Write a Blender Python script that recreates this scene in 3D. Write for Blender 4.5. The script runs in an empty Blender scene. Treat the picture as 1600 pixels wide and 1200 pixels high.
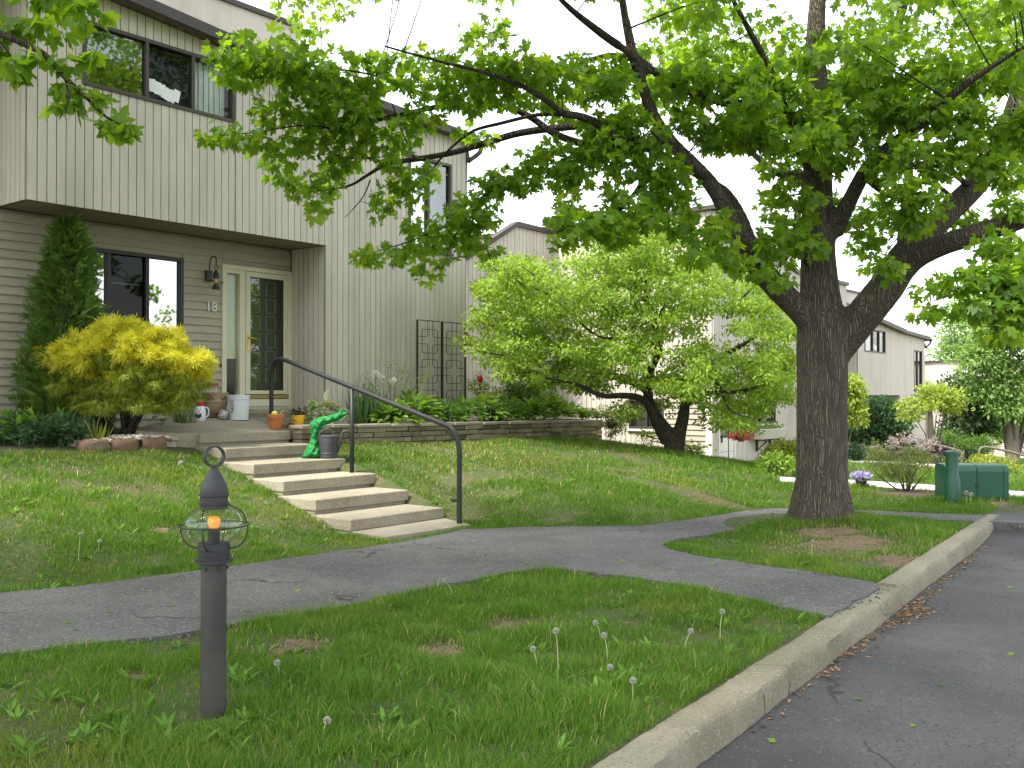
import bpy, bmesh, math, random
import numpy as np
from mathutils import Vector, Matrix
random.seed(11)
rng = np.random.default_rng(11)
S = bpy.context.scene
COL = S.collection

# ------------------------------------------------------------------ frame: x runs along the row of houses, y into the houses
FPX, HZ, EYE = 1540.0, 617.0, 1.6
CC, SS = 0.6202, 0.7844
def ray(x, y):
    a = (x - 800) / FPX
    return np.array([a * CC + SS, -a * SS + CC, -(y - HZ) / FPX])
def at_d(x, y, d):
    r = ray(x, y) * d
    return Vector((r[0], r[1], r[2] + EYE))
def at_z(x, y, z): return at_d(x, y, (z - EYE) / ray(x, y)[2])
def at_n(x, y, n): return at_d(x, y, n / ray(x, y)[1])
def at_u(x, y, u): return at_d(x, y, u / ray(x, y)[0])
def smooth(a, b, x):
    t = np.clip((np.asarray(x, float) - a) / (b - a), 0, 1)
    return t * t * (3 - 2 * t)

# ------------------------------------------------------------------ ground shape
UPPER = [(-300, 955), (-200, 945), (0, 926), (150, 911), (300, 892), (450, 871), (560, 857), (625, 847), (725, 826), (850, 823), (940, 822),
         (1000, 821), (1060, 814), (1130, 803), (1190, 795), (1240, 793), (1330, 796)]
LAWN = 0.13
_f = [at_z(x, y, LAWN) for x, y in UPPER]
FU = np.array([p.x for p in _f]); FN = np.array([p.y for p in _f])
def kerb_n(u): return 2.22 + 0.0758 * (u - 3.98)
TREE = at_z(1283, 824, LAWN)
def n_foot(u): return np.where(u < 11.6, np.interp(u, FU, FN), 5.0)
def n_top(u): return np.interp(u, [7.6, 8.6], [10.95, 10.25])
def h_top(u):
    h = np.interp(u, [3, 6.6, 7.3, 8.4, 9.5, 15.7], [0.90, 0.88, 0.80, 0.78, 0.75, 0.62])
    return h * (1 - smooth(14.7, 18.3, u))
_W = rng.normal(size=(24, 2)) * 1.3; _PH = rng.uniform(0, 6.28, 24)
def wob(u, n):
    s = 0
    for k in range(24): s = s + np.sin(u * _W[k, 0] + n * _W[k, 1] + _PH[k])
    return s / 5.0
def gz(u, n, road=True):
    u = np.asarray(u, float); n = np.asarray(n, float)
    nf = n_foot(u) + np.interp(u, [3.5, 6.6, 8.5, 9.8], [0.12, 0.85, 0.75, 0.12])
    f = np.clip((n - nf) / (n_top(u) - nf), 0, 1)
    c = np.interp(u, [5.0, 7.0, 9.5, 13], [0.25, 0.06, 0.1, 0.6])
    p = f * (1 + c * (1 - f))
    z = LAWN + h_top(u) * p + 0.02 * wob(u, n) * smooth(0, 0.25, f)
    z = z - 0.042 * np.clip(np.minimum(u, 70) - 19.5, 0, None) * smooth(19.5, 24, u)
    sd = u - .094 * (n - 7.75)
    z = z - .34 * smooth(7.10, 7.32, sd) * (1 - smooth(8.22, 8.44, sd)) * smooth(7.55, 7.8, n) * (1 - smooth(10.9, 11.1, n))
    r2 = (u - TREE.x) ** 2 + (n - TREE.y) ** 2
    z = z + 0.13 * np.exp(-r2 / 0.75)
    if road:
        v = n - kerb_n(u)
        t = (u - 12.95) * 0.784 + (n - 2.9) * 0.62
        low = np.clip(t / 1.3, 0, 1)
        zr = -0.03 + (z + 0.03) * low
        z = np.where(v < -0.12, zr, z)
    return z
def at_g(x, y):
    r = ray(x, y); d = np.linspace(3, 90, 6000)
    zz = EYE + r[2] * d - gz(r[0] * d, r[1] * d)
    k = np.argmax(zz < 0)
    return at_d(x, y, float(d[k]))
def ground(u, n): return Vector((u, n, float(gz(u, n))))

# ------------------------------------------------------------------ objects
ORG = {}
def org(o): return ORG.get(o.name, Vector((0, 0, 0)))
def tag(o, label=None, cat=None, group=None, kind=None):
    if label: o["label"] = label
    if cat: o["category"] = cat
    if group: o["group"] = group
    if kind: o["kind"] = kind
    return o
def thing(name, loc, label, cat, group=None):
    o = bpy.data.objects.new(name, None); COL.objects.link(o)
    o.location = loc; o.empty_display_size = 0.1
    ORG[o.name] = Vector(loc)
    return tag(o, label, cat, group)
def link(name, me, mat, parent=None, loc=None):
    o = bpy.data.objects.new(name, me); COL.objects.link(o)
    if mat is not None:
        for m in (mat if isinstance(mat, (list, tuple)) else [mat]): me.materials.append(m)
    base = Vector(loc) if loc is not None else (org(parent) if parent else Vector((0, 0, 0)))
    me.transform(Matrix.Translation(-base))
    if parent is not None:
        o.parent = parent; o.location = base - org(parent)
    else: o.location = base
    ORG[o.name] = base
    return o
def copy_tree(o, parent=None):
    c = o.copy(); COL.objects.link(c)
    if parent is not None:
        c.parent = parent; c.matrix_parent_inverse = o.matrix_parent_inverse.copy()
    for ch in [x for x in o.children]: copy_tree(ch, c)
    return c

class MB:
    def __init__(s): s.v = []; s.f = []
    def add(s, vs, fs):
        k = len(s.v); s.v += [tuple(p) for p in vs]; s.f += [tuple(i + k for i in f) for f in fs]; return s
    def box(s, x0, x1, y0, y1, z0, z1, zr=None, m=None, bev=0.0):
        zr = z1 if zr is None else zr                         # zr: top height at the x1 end
        vs = [(x0, y0, z0), (x1, y0, z0), (x1, y1, z0), (x0, y1, z0), (x0, y0, z1), (x1, y0, zr), (x1, y1, zr), (x0, y1, z1)]
        if m: vs = [m(*p) for p in vs]
        return s.add(vs, [(0, 3, 2, 1), (4, 5, 6, 7), (0, 1, 5, 4), (1, 2, 6, 5), (2, 3, 7, 6), (3, 0, 4, 7)])
    def prism(s, poly, z0, z1):
        n = len(poly); z1f = z1 if callable(z1) else (lambda x, y: z1)
        vs = [(p[0], p[1], z0) for p in poly] + [(p[0], p[1], z1f(p[0], p[1])) for p in poly]
        return s.add(vs, [tuple(range(n))[::-1], tuple(range(n, 2 * n))] + [(i, (i + 1) % n, n + (i + 1) % n, n + i) for i in range(n)])
    def lathe(s, c, prof, seg=24, caps=True):
        vs, fs = [], []; c = Vector(c)
        for r, z in prof:
            for k in range(seg):
                a = 2 * math.pi * k / seg; vs.append((c.x + r * math.cos(a), c.y + r * math.sin(a), c.z + z))
        for i in range(len(prof) - 1):
            for k in range(seg):
                k2 = (k + 1) % seg; fs.append((i * seg + k, i * seg + k2, (i + 1) * seg + k2, (i + 1) * seg + k))
        if caps: fs += [tuple(range(seg))[::-1], tuple(range((len(prof) - 1) * seg, len(prof) * seg))]
        return s.add(vs, fs)
    def tube(s, pts, rad, seg=8, closed=False, cap=True):
        pts = [Vector(p) for p in pts]; n = len(pts)
        if not isinstance(rad, (list, tuple, np.ndarray)): rad = [rad] * n
        vs, fs = [], []; ref = None
        for i, p in enumerate(pts):
            if closed: t = pts[(i + 1) % n] - pts[i - 1]
            else: t = pts[min(i + 1, n - 1)] - pts[max(i - 1, 0)]
            t = t.normalized() if t.length > 1e-9 else Vector((0, 0, 1))
            if ref is None:
                ref = Vector((0, 0, 1)) if abs(t.z) < 0.9 else Vector((1, 0, 0))
            ref = (ref - t * ref.dot(t)); ref = ref.normalized() if ref.length > 1e-6 else t.orthogonal().normalized()
            b = t.cross(ref)
            for k in range(seg):
                a = 2 * math.pi * k / seg; vs.append(p + (ref * math.cos(a) + b * math.sin(a)) * float(rad[i]))
        m = n if closed else n - 1
        for i in range(m):
            j = (i + 1) % n
            for k in range(seg):
                k2 = (k + 1) % seg; fs.append((i * seg + k, i * seg + k2, j * seg + k2, j * seg + k))
        if cap and not closed: fs += [tuple(range(seg))[::-1], tuple(range((n - 1) * seg, n * seg))]
        return s.add(vs, fs)
    def ball(s, c, r, seg=12, rings=8, sc=(1, 1, 1)):
        c = Vector(c); vs = [(c.x, c.y, c.z - r * sc[2])]; fs = []
        for i in range(1, rings):
            ph = -math.pi / 2 + math.pi * i / rings
            for k in range(seg):
                a = 2 * math.pi * k / seg
                vs.append((c.x + r * sc[0] * math.cos(ph) * math.cos(a), c.y + r * sc[1] * math.cos(ph) * math.sin(a), c.z + r * sc[2] * math.sin(ph)))
        vs.append((c.x, c.y, c.z + r * sc[2])); L = len(vs) - 1
        for k in range(seg): fs.append((0, 1 + (k + 1) % seg, 1 + k))
        for i in range(rings - 2):
            for k in range(seg):
                a, b = 1 + i * seg + k, 1 + i * seg + (k + 1) % seg; fs.append((a, b, b + seg, a + seg))
        for k in range(seg): fs.append((L, L - seg + k, L - seg + (k + 1) % seg))
        return s.add(vs, fs)
    def mesh(s, name, shade=False, bevel=0.0, tri=False):
        bm = bmesh.new()
        vs = [bm.verts.new(p) for p in s.v]
        for f in s.f:
            try: bm.faces.new([vs[i] for i in f])
            except ValueError: pass
        bmesh.ops.recalc_face_normals(bm, faces=bm.faces[:])
        if bevel > 0: bmesh.ops.bevel(bm, geom=[e for e in bm.edges if e.is_manifold and e.calc_face_angle(0) > 0.6], offset=bevel, segments=2, profile=0.5, affect='EDGES', clamp_overlap=True)
        if tri: bmesh.ops.triangulate(bm, faces=bm.faces[:])
        me = bpy.data.meshes.new(name); bm.to_mesh(me); bm.free()
        if shade: me.shade_smooth()
        return me
    def build(s, name, mat, parent=None, loc=None, shade=False, bevel=0.0, tri=False):
        o = link(name, s.mesh(name, shade, bevel, tri), mat, parent, loc)
        if shade and bevel == 0: pass
        return o
def auto_smooth(o, ang=40):
    me = o.data; me.shade_smooth()
    try: me.set_sharp_from_angle(angle=math.radians(ang))
    except Exception: pass
    return o
def spline(pts, rad=None, k=5):
    P = [np.array(p, float) for p in pts]; out, ro = [], []
    for i in range(len(P) - 1):
        p0, p1, p2, p3 = P[max(i - 1, 0)], P[i], P[i + 1], P[min(i + 2, len(P) - 1)]
        for j in range(k):
            t = j / k
            out.append(0.5 * ((2 * p1) + (p2 - p0) * t + (2 * p0 - 5 * p1 + 4 * p2 - p3) * t * t + (3 * p1 - p0 - 3 * p2 + p3) * t ** 3))
            if rad is not None: ro.append(rad[i] * (1 - t) + rad[i + 1] * t)
    out.append(P[-1]); pts = [Vector(p) for p in out]
    if rad is not None: return pts, ro + [rad[-1]]
    return pts
def raw_mesh(name, V, loops, totals):
    me = bpy.data.meshes.new(name)
    V = np.ascontiguousarray(V, np.float32).reshape(-1, 3); loops = np.ascontiguousarray(loops, np.int32); totals = np.ascontiguousarray(totals, np.int32)
    me.vertices.add(len(V)); me.vertices.foreach_set("co", V.ravel())
    me.loops.add(len(loops)); me.loops.foreach_set("vertex_index", loops)
    me.polygons.add(len(totals)); me.polygons.foreach_set("loop_start", np.concatenate([[0], np.cumsum(totals)[:-1]]).astype(np.int32))
    me.polygons.foreach_set("loop_total", totals)
    me.update(calc_edges=True); me.validate()
    return me

# ------------------------------------------------------------------ leaves
def _mirror(half):
    return half + [(-x, y, z) for x, y, z in half[::-1] if abs(x) > 1e-6]
TM = {}
_m = [(0, 0, 0), (.16, -.07, .01), (.34, -.08, .03), (.33, .03, .04), (.46, .07, .04), (.33, .17, .05), (.45, .26, .06), (.56, .30, .05), (.60, .42, .04), (.68, .57, .0), (.52, .54, .04),
      (.41, .58, .05), (.33, .50, .05), (.20, .44, .04), (.22, .56, .04), (.31, .68, .02), (.19, .72, .03), (.15, .86, .01), (.0, 1.04, -.05)]
TM['maple'] = (np.array(_mirror(_m)), [list(range(len(_mirror(_m))))])
TM['oval'] = (np.array([(0, 0, 0), (.20, .25, .03), (.22, .55, .03), (0, 1, -.06), (-.22, .55, .03), (-.20, .25, .03), (0, .5, -.03)]),
              [[0, 1, 2, 6], [2, 3, 6], [3, 4, 6], [4, 5, 0, 6]])
TM['slim'] = (np.array([(0, 0, 0), (.13, .35, .03), (.1, .7, .02), (0, 1, -.08), (-.1, .7, .02), (-.13, .35, .03)]), [[0, 1, 2, 3, 4, 5]])
_h = [(0, 0, 0), (.16, .12, .03), (.26, .35, .05), (.24, .6, .03), (.13, .84, -.06), (0, 1, -.16)]
TM['hosta'] = (np.array(_h[:1] + _h[1:5] + [_h[5]] + [(-x, y, z) for x, y, z in _h[4:0:-1]] + [(0, .35, -.02), (0, .65, -.05)]),
               [[0, 1, 2, 10], [2, 3, 11, 10], [3, 4, 5, 11], [5, 6, 7, 11], [7, 8, 10, 11], [8, 9, 0, 10]])
_sp = [(0, 0, 0)]
for i in range(5):
    y = .12 + i * .17; w = .30 - i * .04
    _sp += [(.03, y, 0), (w, y + .20, .03), (.05, y + .12, 0)]
_sp += [(0, 1.05, -.03)]
_spm = _mirror(_sp)
TM['spray'] = (np.array(_spm), [list(range(len(_spm)))])
TM['strap'] = (np.array([(-.5, 0, 0), (.5, 0, 0), (.45, .4, .04), (-.45, .4, .04), (.32, .75, .0), (-.32, .75, 0), (0, 1, -.12)]), [[0, 1, 2, 3], [3, 2, 4, 5], [5, 4, 6]])
_q = []
for k in range(3):
    a = (k - 1) * .55; c, s_ = math.cos(a), math.sin(a)
    for x, y in ((-.05, 0), (.05, 0), (.03, .75 + .25 * (k == 1)), (-.03, .75 + .25 * (k == 1))):
        _q.append((x * c + y * s_, -x * s_ + y * c, -.12 * y * y))
TM['thread'] = (np.array(_q), [[0, 1, 2, 3], [4, 5, 6, 7], [8, 9, 10, 11]])
TM['petal'] = (np.array([(0, 0, 0), (.3, .4, .06), (.25, .9, -.02), (-.25, .9, -.02), (-.3, .4, .06)]), [[0, 1, 2, 3, 4]])
def unit(a): return a / np.maximum(np.linalg.norm(a, axis=1, keepdims=True), 1e-9)
def leaves_mesh(name, tm, P, size, D, N, width=None):
    T, faces = TM[tm]; P = np.asarray(P, float); n = len(P)
    Y = unit(np.asarray(D, float)); Z = np.asarray(N, float); Z = unit(Z - Y * (Z * Y).sum(1, keepdims=True)); X = np.cross(Y, Z)
    size = np.broadcast_to(np.asarray(size, float), (n,))[:, None, None]
    w = size if width is None else np.broadcast_to(np.asarray(width, float), (n,))[:, None, None]
    V = P[:, None] + w * T[None, :, 0:1] * X[:, None] + size * (T[None, :, 1:2] * Y[:, None] + T[None, :, 2:3] * Z[:, None])
    fl = np.concatenate([np.array(f) for f in faces]); ft = np.array([len(f) for f in faces]); K = len(T)
    loops = (fl[None] + (np.arange(n) * K)[:, None]).ravel(); totals = np.tile(ft, n)
    return raw_mesh(name, V.reshape(-1, 3), loops, totals)
def leaves(name, mat, parent, tm, P, size, D, N, width=None, loc=None):
    return link(name, leaves_mesh(name, tm, P, size, D, N, width), mat, parent, loc)
def rnd(n): return unit(rng.normal(size=(n, 3)))
def in_ball(n, shell=0.5): return rnd(n) * (rng.random((n, 1)) ** shell)
def droop_dirs(n, out, droop=0.5, jit=0.8, up=0.7, nj=0.8):
    D = out + jit * rnd(n) + np.array([0, 0, -droop]); N = rnd(n) * nj + np.array([0, 0, up]); return D, N

# ------------------------------------------------------------------ materials
def new_mat(name):
    m = bpy.data.materials.new(name); m.use_nodes = True
    nt = m.node_tree; nt.nodes.clear(); out = nt.nodes.new('ShaderNodeOutputMaterial')
    return m, nt, out
def nd(nt, t, **kw):
    n = nt.nodes.new(t)
    for k, v in kw.items():
        if k in n.inputs: n.inputs[k].default_value = v
        else: setattr(n, k, v)
    return n
def rgb(c): return (c[0], c[1], c[2], 1)
def mixc(nt, fac, a, b, blend='MIX'):
    n = nt.nodes.new('ShaderNodeMix'); n.data_type = 'RGBA'; n.blend_type = blend
    for s_, v in ((0, fac), (6, a), (7, b)):
        if hasattr(v, 'is_output'): nt.links.new(v, n.inputs[s_])
        elif isinstance(v, (int, float)): n.inputs[s_].default_value = v
        else: n.inputs[s_].default_value = rgb(v)
    return n.outputs[2]
def noise(nt, co, scale, detail=4, rough=0.55, vec=(1, 1, 1), loc=(0, 0, 0)):
    mp = nd(nt, 'ShaderNodeMapping'); mp.inputs['Scale'].default_value = vec; mp.inputs['Location'].default_value = loc; nt.links.new(co, mp.inputs['Vector'])
    n = nd(nt, 'ShaderNodeTexNoise', Scale=scale, Detail=detail, Roughness=rough); nt.links.new(mp.outputs[0], n.inputs['Vector'])
    return n.outputs['Fac']
def ramp(nt, v, a, b):
    n = nd(nt, 'ShaderNodeMapRange'); n.clamp = True
    n.inputs[1].default_value = a; n.inputs[2].default_value = b; nt.links.new(v, n.inputs[0]); return n.outputs[0]
def surf(name, c1, c2=None, scale=6, vec=(1, 1, 1), rough=0.7, bump=0.0, bscale=40, bvec=(1, 1, 1), spots=None, island=0.0, metal=0.0, spec=0.4, big=None, cracks=None):
    """two-tone noise paint with optional specks, per-piece variation, large stains and bump"""
    m, nt, out = new_mat(name); co = nd(nt, 'ShaderNodeTexCoord').outputs['Object']
    p = nd(nt, 'ShaderNodeBsdfPrincipled', Roughness=rough, Metallic=metal); p.inputs['Specular IOR Level'].default_value = spec
    col = mixc(nt, ramp(nt, noise(nt, co, scale, 5, .6, vec), .32, .68), c1, c2 or c1)
    if big:
        bc, bs, lo, hi = big[:4]; bv = big[4] if len(big) > 4 else (1, 1, 1)
        col = mixc(nt, ramp(nt, noise(nt, co, bs, 4, .6, bv, (3.1, 7.7, 1.3)), lo, hi), col, bc)
    if spots:
        for sc, ss, lo, hi in spots:
            vo = nd(nt, 'ShaderNodeTexVoronoi', Scale=ss); nt.links.new(co, vo.inputs['Vector'])
            sep = nd(nt, 'ShaderNodeSeparateColor'); nt.links.new(vo.outputs['Color'], sep.inputs[0])
            col = mixc(nt, ramp(nt, sep.outputs[0], lo, hi), col, sc)
    if cracks:
        cc, cs, wd = cracks
        wq = nd(nt, 'ShaderNodeTexNoise', Scale=2.2, Detail=4); nt.links.new(co, wq.inputs['Vector'])
        ad_ = nd(nt, 'ShaderNodeVectorMath', operation='MULTIPLY_ADD'); nt.links.new(wq.outputs['Color'], ad_.inputs[0]); ad_.inputs[1].default_value = (.5, .5, .5); nt.links.new(co, ad_.inputs[2])
        vc = nd(nt, 'ShaderNodeTexVoronoi', Scale=cs); vc.feature = 'DISTANCE_TO_EDGE'; nt.links.new(ad_.outputs[0], vc.inputs['Vector'])
        ln = nd(nt, 'ShaderNodeMath', operation='MULTIPLY'); nt.links.new(ramp(nt, vc.outputs['Distance'], wd, 0.0), ln.inputs[0]); nt.links.new(ramp(nt, noise(nt, co, .8, 3), .48, .58), ln.inputs[1])
        col = mixc(nt, ln.outputs[0], col, cc)
    if island:
        g = nd(nt, 'ShaderNodeNewGeometry'); mr = nd(nt, 'ShaderNodeMapRange'); nt.links.new(g.outputs['Random Per Island'], mr.inputs[0])
        mr.inputs[3].default_value = 1 - island; mr.inputs[4].default_value = 1 + island
        hs = nd(nt, 'ShaderNodeHueSaturation'); nt.links.new(mr.outputs[0], hs.inputs['Value']); nt.links.new(col, hs.inputs['Color']); col = hs.outputs[0]
    nt.links.new(col, p.inputs['Base Color'])
    if bump:
        b = nd(nt, 'ShaderNodeBump', Strength=min(1, bump), Distance=0.02 if bump <= 1 else 0.02 * bump)
        nt.links.new(noise(nt, co, bscale, 6, .65, bvec), b.inputs['Height']); nt.links.new(b.outputs[0], p.inputs['Normal'])
    nt.links.new(p.outputs[0], out.inputs[0])
    return m
def leafm(name, c1, c2, trans=0.4, tc=None, rough=0.5, spec=0.3, pos=None):
    m, nt, out = new_mat(name)
    g = nd(nt, 'ShaderNodeNewGeometry'); col = mixc(nt, g.outputs['Random Per Island'], c1, c2)
    if pos:
        co = nd(nt, 'ShaderNodeTexCoord').outputs['Object']
        for c3, sc, lo, hi in pos: col = mixc(nt, ramp(nt, noise(nt, co, sc, 4, .6), lo, hi), col, c3)
    p = nd(nt, 'ShaderNodeBsdfPrincipled', Roughness=rough); p.inputs['Specular IOR Level'].default_value = spec
    t = nd(nt, 'ShaderNodeBsdfTranslucent'); nt.links.new(col, p.inputs['Base Color'])
    tcol = mixc(nt, 1.0, col, tc or (1.5, 1.5, .9), 'MULTIPLY'); nt.links.new(tcol, t.inputs['Color'])
    mx = nd(nt, 'ShaderNodeMixShader', Fac=trans); nt.links.new(p.outputs[0], mx.inputs[1]); nt.links.new(t.outputs[0], mx.inputs[2])
    nt.links.new(mx.outputs[0], out.inputs[0]); return m
def glassm(name, tint=(.75, .8, .78), refl=0.3, rough=0.015):
    m, nt, out = new_mat(name)
    t = nd(nt, 'ShaderNodeBsdfTransparent', Color=rgb(tint)); g = nd(nt, 'ShaderNodeBsdfGlossy', Roughness=rough)
    lw = nd(nt, 'ShaderNodeLayerWeight', Blend=.5); pw = nd(nt, 'ShaderNodeMath', operation='POWER'); nt.links.new(lw.outputs['Facing'], pw.inputs[0]); pw.inputs[1].default_value = 4
    ad = nd(nt, 'ShaderNodeMath', operation='MULTIPLY_ADD'); nt.links.new(pw.outputs[0], ad.inputs[0]); ad.inputs[1].default_value = .8; ad.inputs[2].default_value = refl; ad.use_clamp = True
    mx = nd(nt, 'ShaderNodeMixShader'); nt.links.new(ad.outputs[0], mx.inputs[0]); nt.links.new(t.outputs[0], mx.inputs[1]); nt.links.new(g.outputs[0], mx.inputs[2])
    nt.links.new(mx.outputs[0], out.inputs[0]); return m

M = {}
M['siding'] = surf('painted_vertical_siding', (.555, .507, .44), (.49, .447, .386), 5, (3, 3, .25), .75, .25, 60, (3, 3, .2), island=.05, big=((.38, .35, .295), 1.1, .5, .78, (1, 1, .35)))
M['groove'] = surf('siding_groove', (.17, .15, .128), (.13, .115, .10), 8, rough=.9)
M['lap'] = surf('painted_lap_siding', (.40, .36, .29), (.35, .315, .25), 5, (.4, .4, 5), .7, .2, 50, (.3, .3, 4), island=.05)
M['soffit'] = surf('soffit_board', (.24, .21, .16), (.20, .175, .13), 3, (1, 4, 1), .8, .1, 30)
M['brown'] = surf('dark_brown_trim', (.060, .046, .038), (.042, .034, .028), 12, rough=.5, bump=.05)
M['black_frame'] = surf('black_window_frame', (.022, .022, .024), (.03, .03, .032), 12, rough=.45)
M['roof'] = surf('brown_shingle', (.13, .105, .09), (.09, .075, .065), 20, rough=.9, bump=.5, bscale=25, spots=[((.17, .14, .12), 9, .7, .9)])
M['cream'] = surf('cream_door_paint', (.66, .62, .47), (.61, .57, .43), 4, rough=.45, bump=.03)
M['white_trim'] = surf('white_trim', (.72, .69, .62), (.66, .63, .56), 4, rough=.5)
M['door'] = surf('dark_door_paint', (.135, .135, .115), (.115, .115, .10), 5, rough=.45)
M['door_edge'] = surf('door_moulding_highlight', (.44, .44, .37), (.38, .38, .32), 5, rough=.45)  # moulding paler than the door: edge highlights put into the colour
M['ochre'] = surf('weathered_threshold', (.36, .26, .10), (.28, .2, .08), 9, (1, 1, 3), rough=.7)
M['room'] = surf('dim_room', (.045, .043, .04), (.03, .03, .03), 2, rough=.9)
M['blind'] = surf('window_blind', (.72, .72, .58), (.66, .66, .53), 2, (.2, .2, 30), rough=.8)
M['curtain'] = surf('white_curtain', (.78, .78, .78), (.66, .67, .68), 3, (9, 9, .3), rough=.9)
M['screen'] = surf('grey_insect_screen', (.055, .06, .065), (.045, .05, .055), 3, rough=.8)
M['paper'] = surf('paper', (.75, .75, .74), (.68, .68, .68), 9, rough=.8)
M['glass'] = glassm('window_glass', (.6, .64, .62), .16)
M['mirror_glass'] = glassm('reflective_window_glass', (.30, .33, .34), .55)
M['clear'] = glassm('clear_pane', (.9, .92, .9), .02)
M['storm_glass'] = glassm('storm_door_glass', (.72, .76, .72), .07)
M['screened'] = glassm('screened_window_glass', (.62, .64, .64), .012)
M['brass'] = surf('brass', (.62, .42, .12), (.5, .33, .09), 9, rough=.3, metal=1)
M['iron'] = surf('black_painted_iron', (.008, .009, .010), (.012, .013, .015), 20, rough=.55, bump=.06, bscale=80, spec=.5)
M['lampmetal'] = surf('weathered_dark_lamp_metal', (.026, .026, .030), (.04, .04, .044), 14, rough=.5, bump=.12, bscale=60, big=((.055, .05, .046), 3, .5, .8, (1, 1, .5)), metal=.2)
M['postmetal'] = surf('weathered_lamp_post', (.036, .033, .032), (.052, .048, .046), 9, (1, 1, .4), rough=.55, bump=.12, bscale=50, big=((.075, .065, .054), 2.2, .5, .8), metal=.1)
M['bulbglass'] = glassm('lantern_glass', (.93, .95, .93), .05, .01)
M['concrete'] = surf('weathered_concrete', (.30, .27, .205), (.24, .212, .158), 3, rough=.9, bump=.35, bscale=70, spots=[((.42, .38, .30), 110, .88, .98), ((.19, .16, .12), 100, .9, .99)], big=((.20, .175, .12), 1.6, .46, .74))
M['kerb'] = surf('kerb_concrete', (.26, .235, .17), (.20, .18, .13), 3, rough=.92, bump=.5, bscale=45, spots=[((.30, .275, .21), 130, .85, .98), ((.15, .13, .095), 90, .9, .98)], big=((.155, .14, .09), 1.0, .44, .70), cracks=((.06, .05, .035), .7, .008))
M['chip'] = surf('chipped_concrete', (.62, .58, .5), (.5, .46, .4), 30, rough=.9, bump=.5, bscale=90)
M['asphalt'] = surf('worn_path_asphalt', (.105, .10, .10), (.14, .135, .132), 3, rough=.9, bump=.7, bscale=150, spots=[((.19, .185, .18), 120, .82, .97), ((.06, .058, .058), 95, .82, .95), ((.27, .26, .25), 70, .965, .995)], big=((.07, .067, .067), .9, .47, .7), cracks=((.03, .028, .026), .55, .008))
M['road'] = surf('road_asphalt', (.048, .046, .049), (.063, .061, .063), 2.5, rough=.85, bump=.7, bscale=150, spots=[((.08, .077, .077), 130, .82, .97), ((.038, .037, .039), 95, .82, .95), ((.13, .125, .12), 70, .97, .995)], big=((.10, .096, .097), .7, .48, .72), cracks=((.022, .021, .021), .42, .006))
M['walk'] = surf('pale_concrete_walk', (.50, .47, .42), (.44, .41, .36), 3, rough=.9, bump=.2, bscale=60)
M['soil'] = surf('garden_soil', (.095, .07, .045), (.15, .11, .07), 6, rough=.95, bump=1, bscale=40)
M['bare'] = surf('bare_dry_soil', (.125, .085, .048), (.185, .13, .075), 5, rough=.97, bump=1, bscale=60, spots=[((.24, .19, .12), 70, .85, .97), ((.07, .052, .03), 55, .85, .96)])
M['stone'] = surf('wall_stone', (.21, .185, .125), (.13, .115, .075), 5, rough=.9, bump=.7, bscale=30, island=.4, big=((.30, .21, .07), 1.2, .56, .7))
M['cap'] = surf('wall_capstone', (.34, .31, .235), (.25, .225, .17), 4, rough=.9, bump=.5, bscale=30, island=.12)
M['redstone'] = surf('red_sandstone', (.20, .12, .075), (.13, .085, .055), 6, rough=.95, bump=.8, bscale=25, big=((.23, .19, .14), 2, .5, .75))
M['pebble'] = surf('pale_pebble', (.55, .49, .41), (.42, .36, .29), 8, rough=.8, island=.4)
M['terra'] = surf('terracotta', (.42, .145, .055), (.36, .12, .045), 8, rough=.75, bump=.06)
M['yellow'] = surf('yellow_glaze', (.78, .45, .02), (.70, .38, .015), 8, rough=.35)
M['bucket'] = surf('white_plastic', (.72, .74, .78), (.68, .70, .74), 4, rough=.35)
M['ink'] = surf('printed_ink', (.04, .045, .06), (.06, .06, .08), 30, rough=.6)
M['greybag'] = surf('clear_plastic', (.5, .48, .48), (.35, .3, .3), 15, rough=.2)
M['urn'] = surf('tan_urn', (.40, .31, .19), (.31, .24, .15), 5, rough=.7, bump=.3, bscale=30)
M['urn_dark'] = surf('urn_ornament', (.10, .075, .05), (.13, .1, .07), 5, rough=.8)
M['red'] = surf('red_plastic', (.42, .015, .02), (.5, .02, .03), 8, rough=.4)
M['greenbag'] = surf('glossy_green_plastic', (0.0, .17, .03), (.005, .24, .045), 6, rough=.3, bump=2.5, bscale=16, spec=.5)
M['can'] = surf('dark_plastic_can', (.034, .035, .039), (.043, .045, .049), 8, rough=.5)
M['utility'] = surf('green_utility_paint', (.006, .06, .032), (.008, .07, .037), 3, rough=.42, bump=.04, spec=.5)
M['pinkgreen'] = surf('yellow_ball', (.62, .62, .05), (.6, .6, .05), 8, rough=.6)
M['bark'] = surf('maple_bark', (.085, .070, .054), (.030, .025, .020), 5, (5, 5, .5), .92, 6.0, 5.0, (5, 5, .42), big=((.105, .098, .072), 1.6, .5, .75))
M['bark2'] = surf('grey_bark', (.085, .07, .055), (.05, .04, .032), 9, (3, 3, .8), .92, 1.5, 12, (3, 3, .7))
M['paleback'] = surf('pale_bark', (.17, .145, .11), (.12, .10, .08), 9, (3, 3, .8), .92, .8, 12, (3, 3, .7))
M['twig'] = surf('twig', (.06, .05, .04), (.09, .075, .06), 12, rough=.9)
M['fur'] = surf('cat_fur', (.20, .165, .125), (.30, .26, .21), 14, rough=.95)
M['litter'] = surf('dry_leaf', (.26, .15, .06), (.16, .095, .045), 14, rough=.85, island=.5)
M['straw'] = surf('pale_stem', (.42, .40, .22), (.36, .38, .18), 14, rough=.8)
M['fluff'] = leafm('dandelion_fluff', (.46, .48, .40), (.56, .57, .49), .5, (1, 1, 1))
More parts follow.
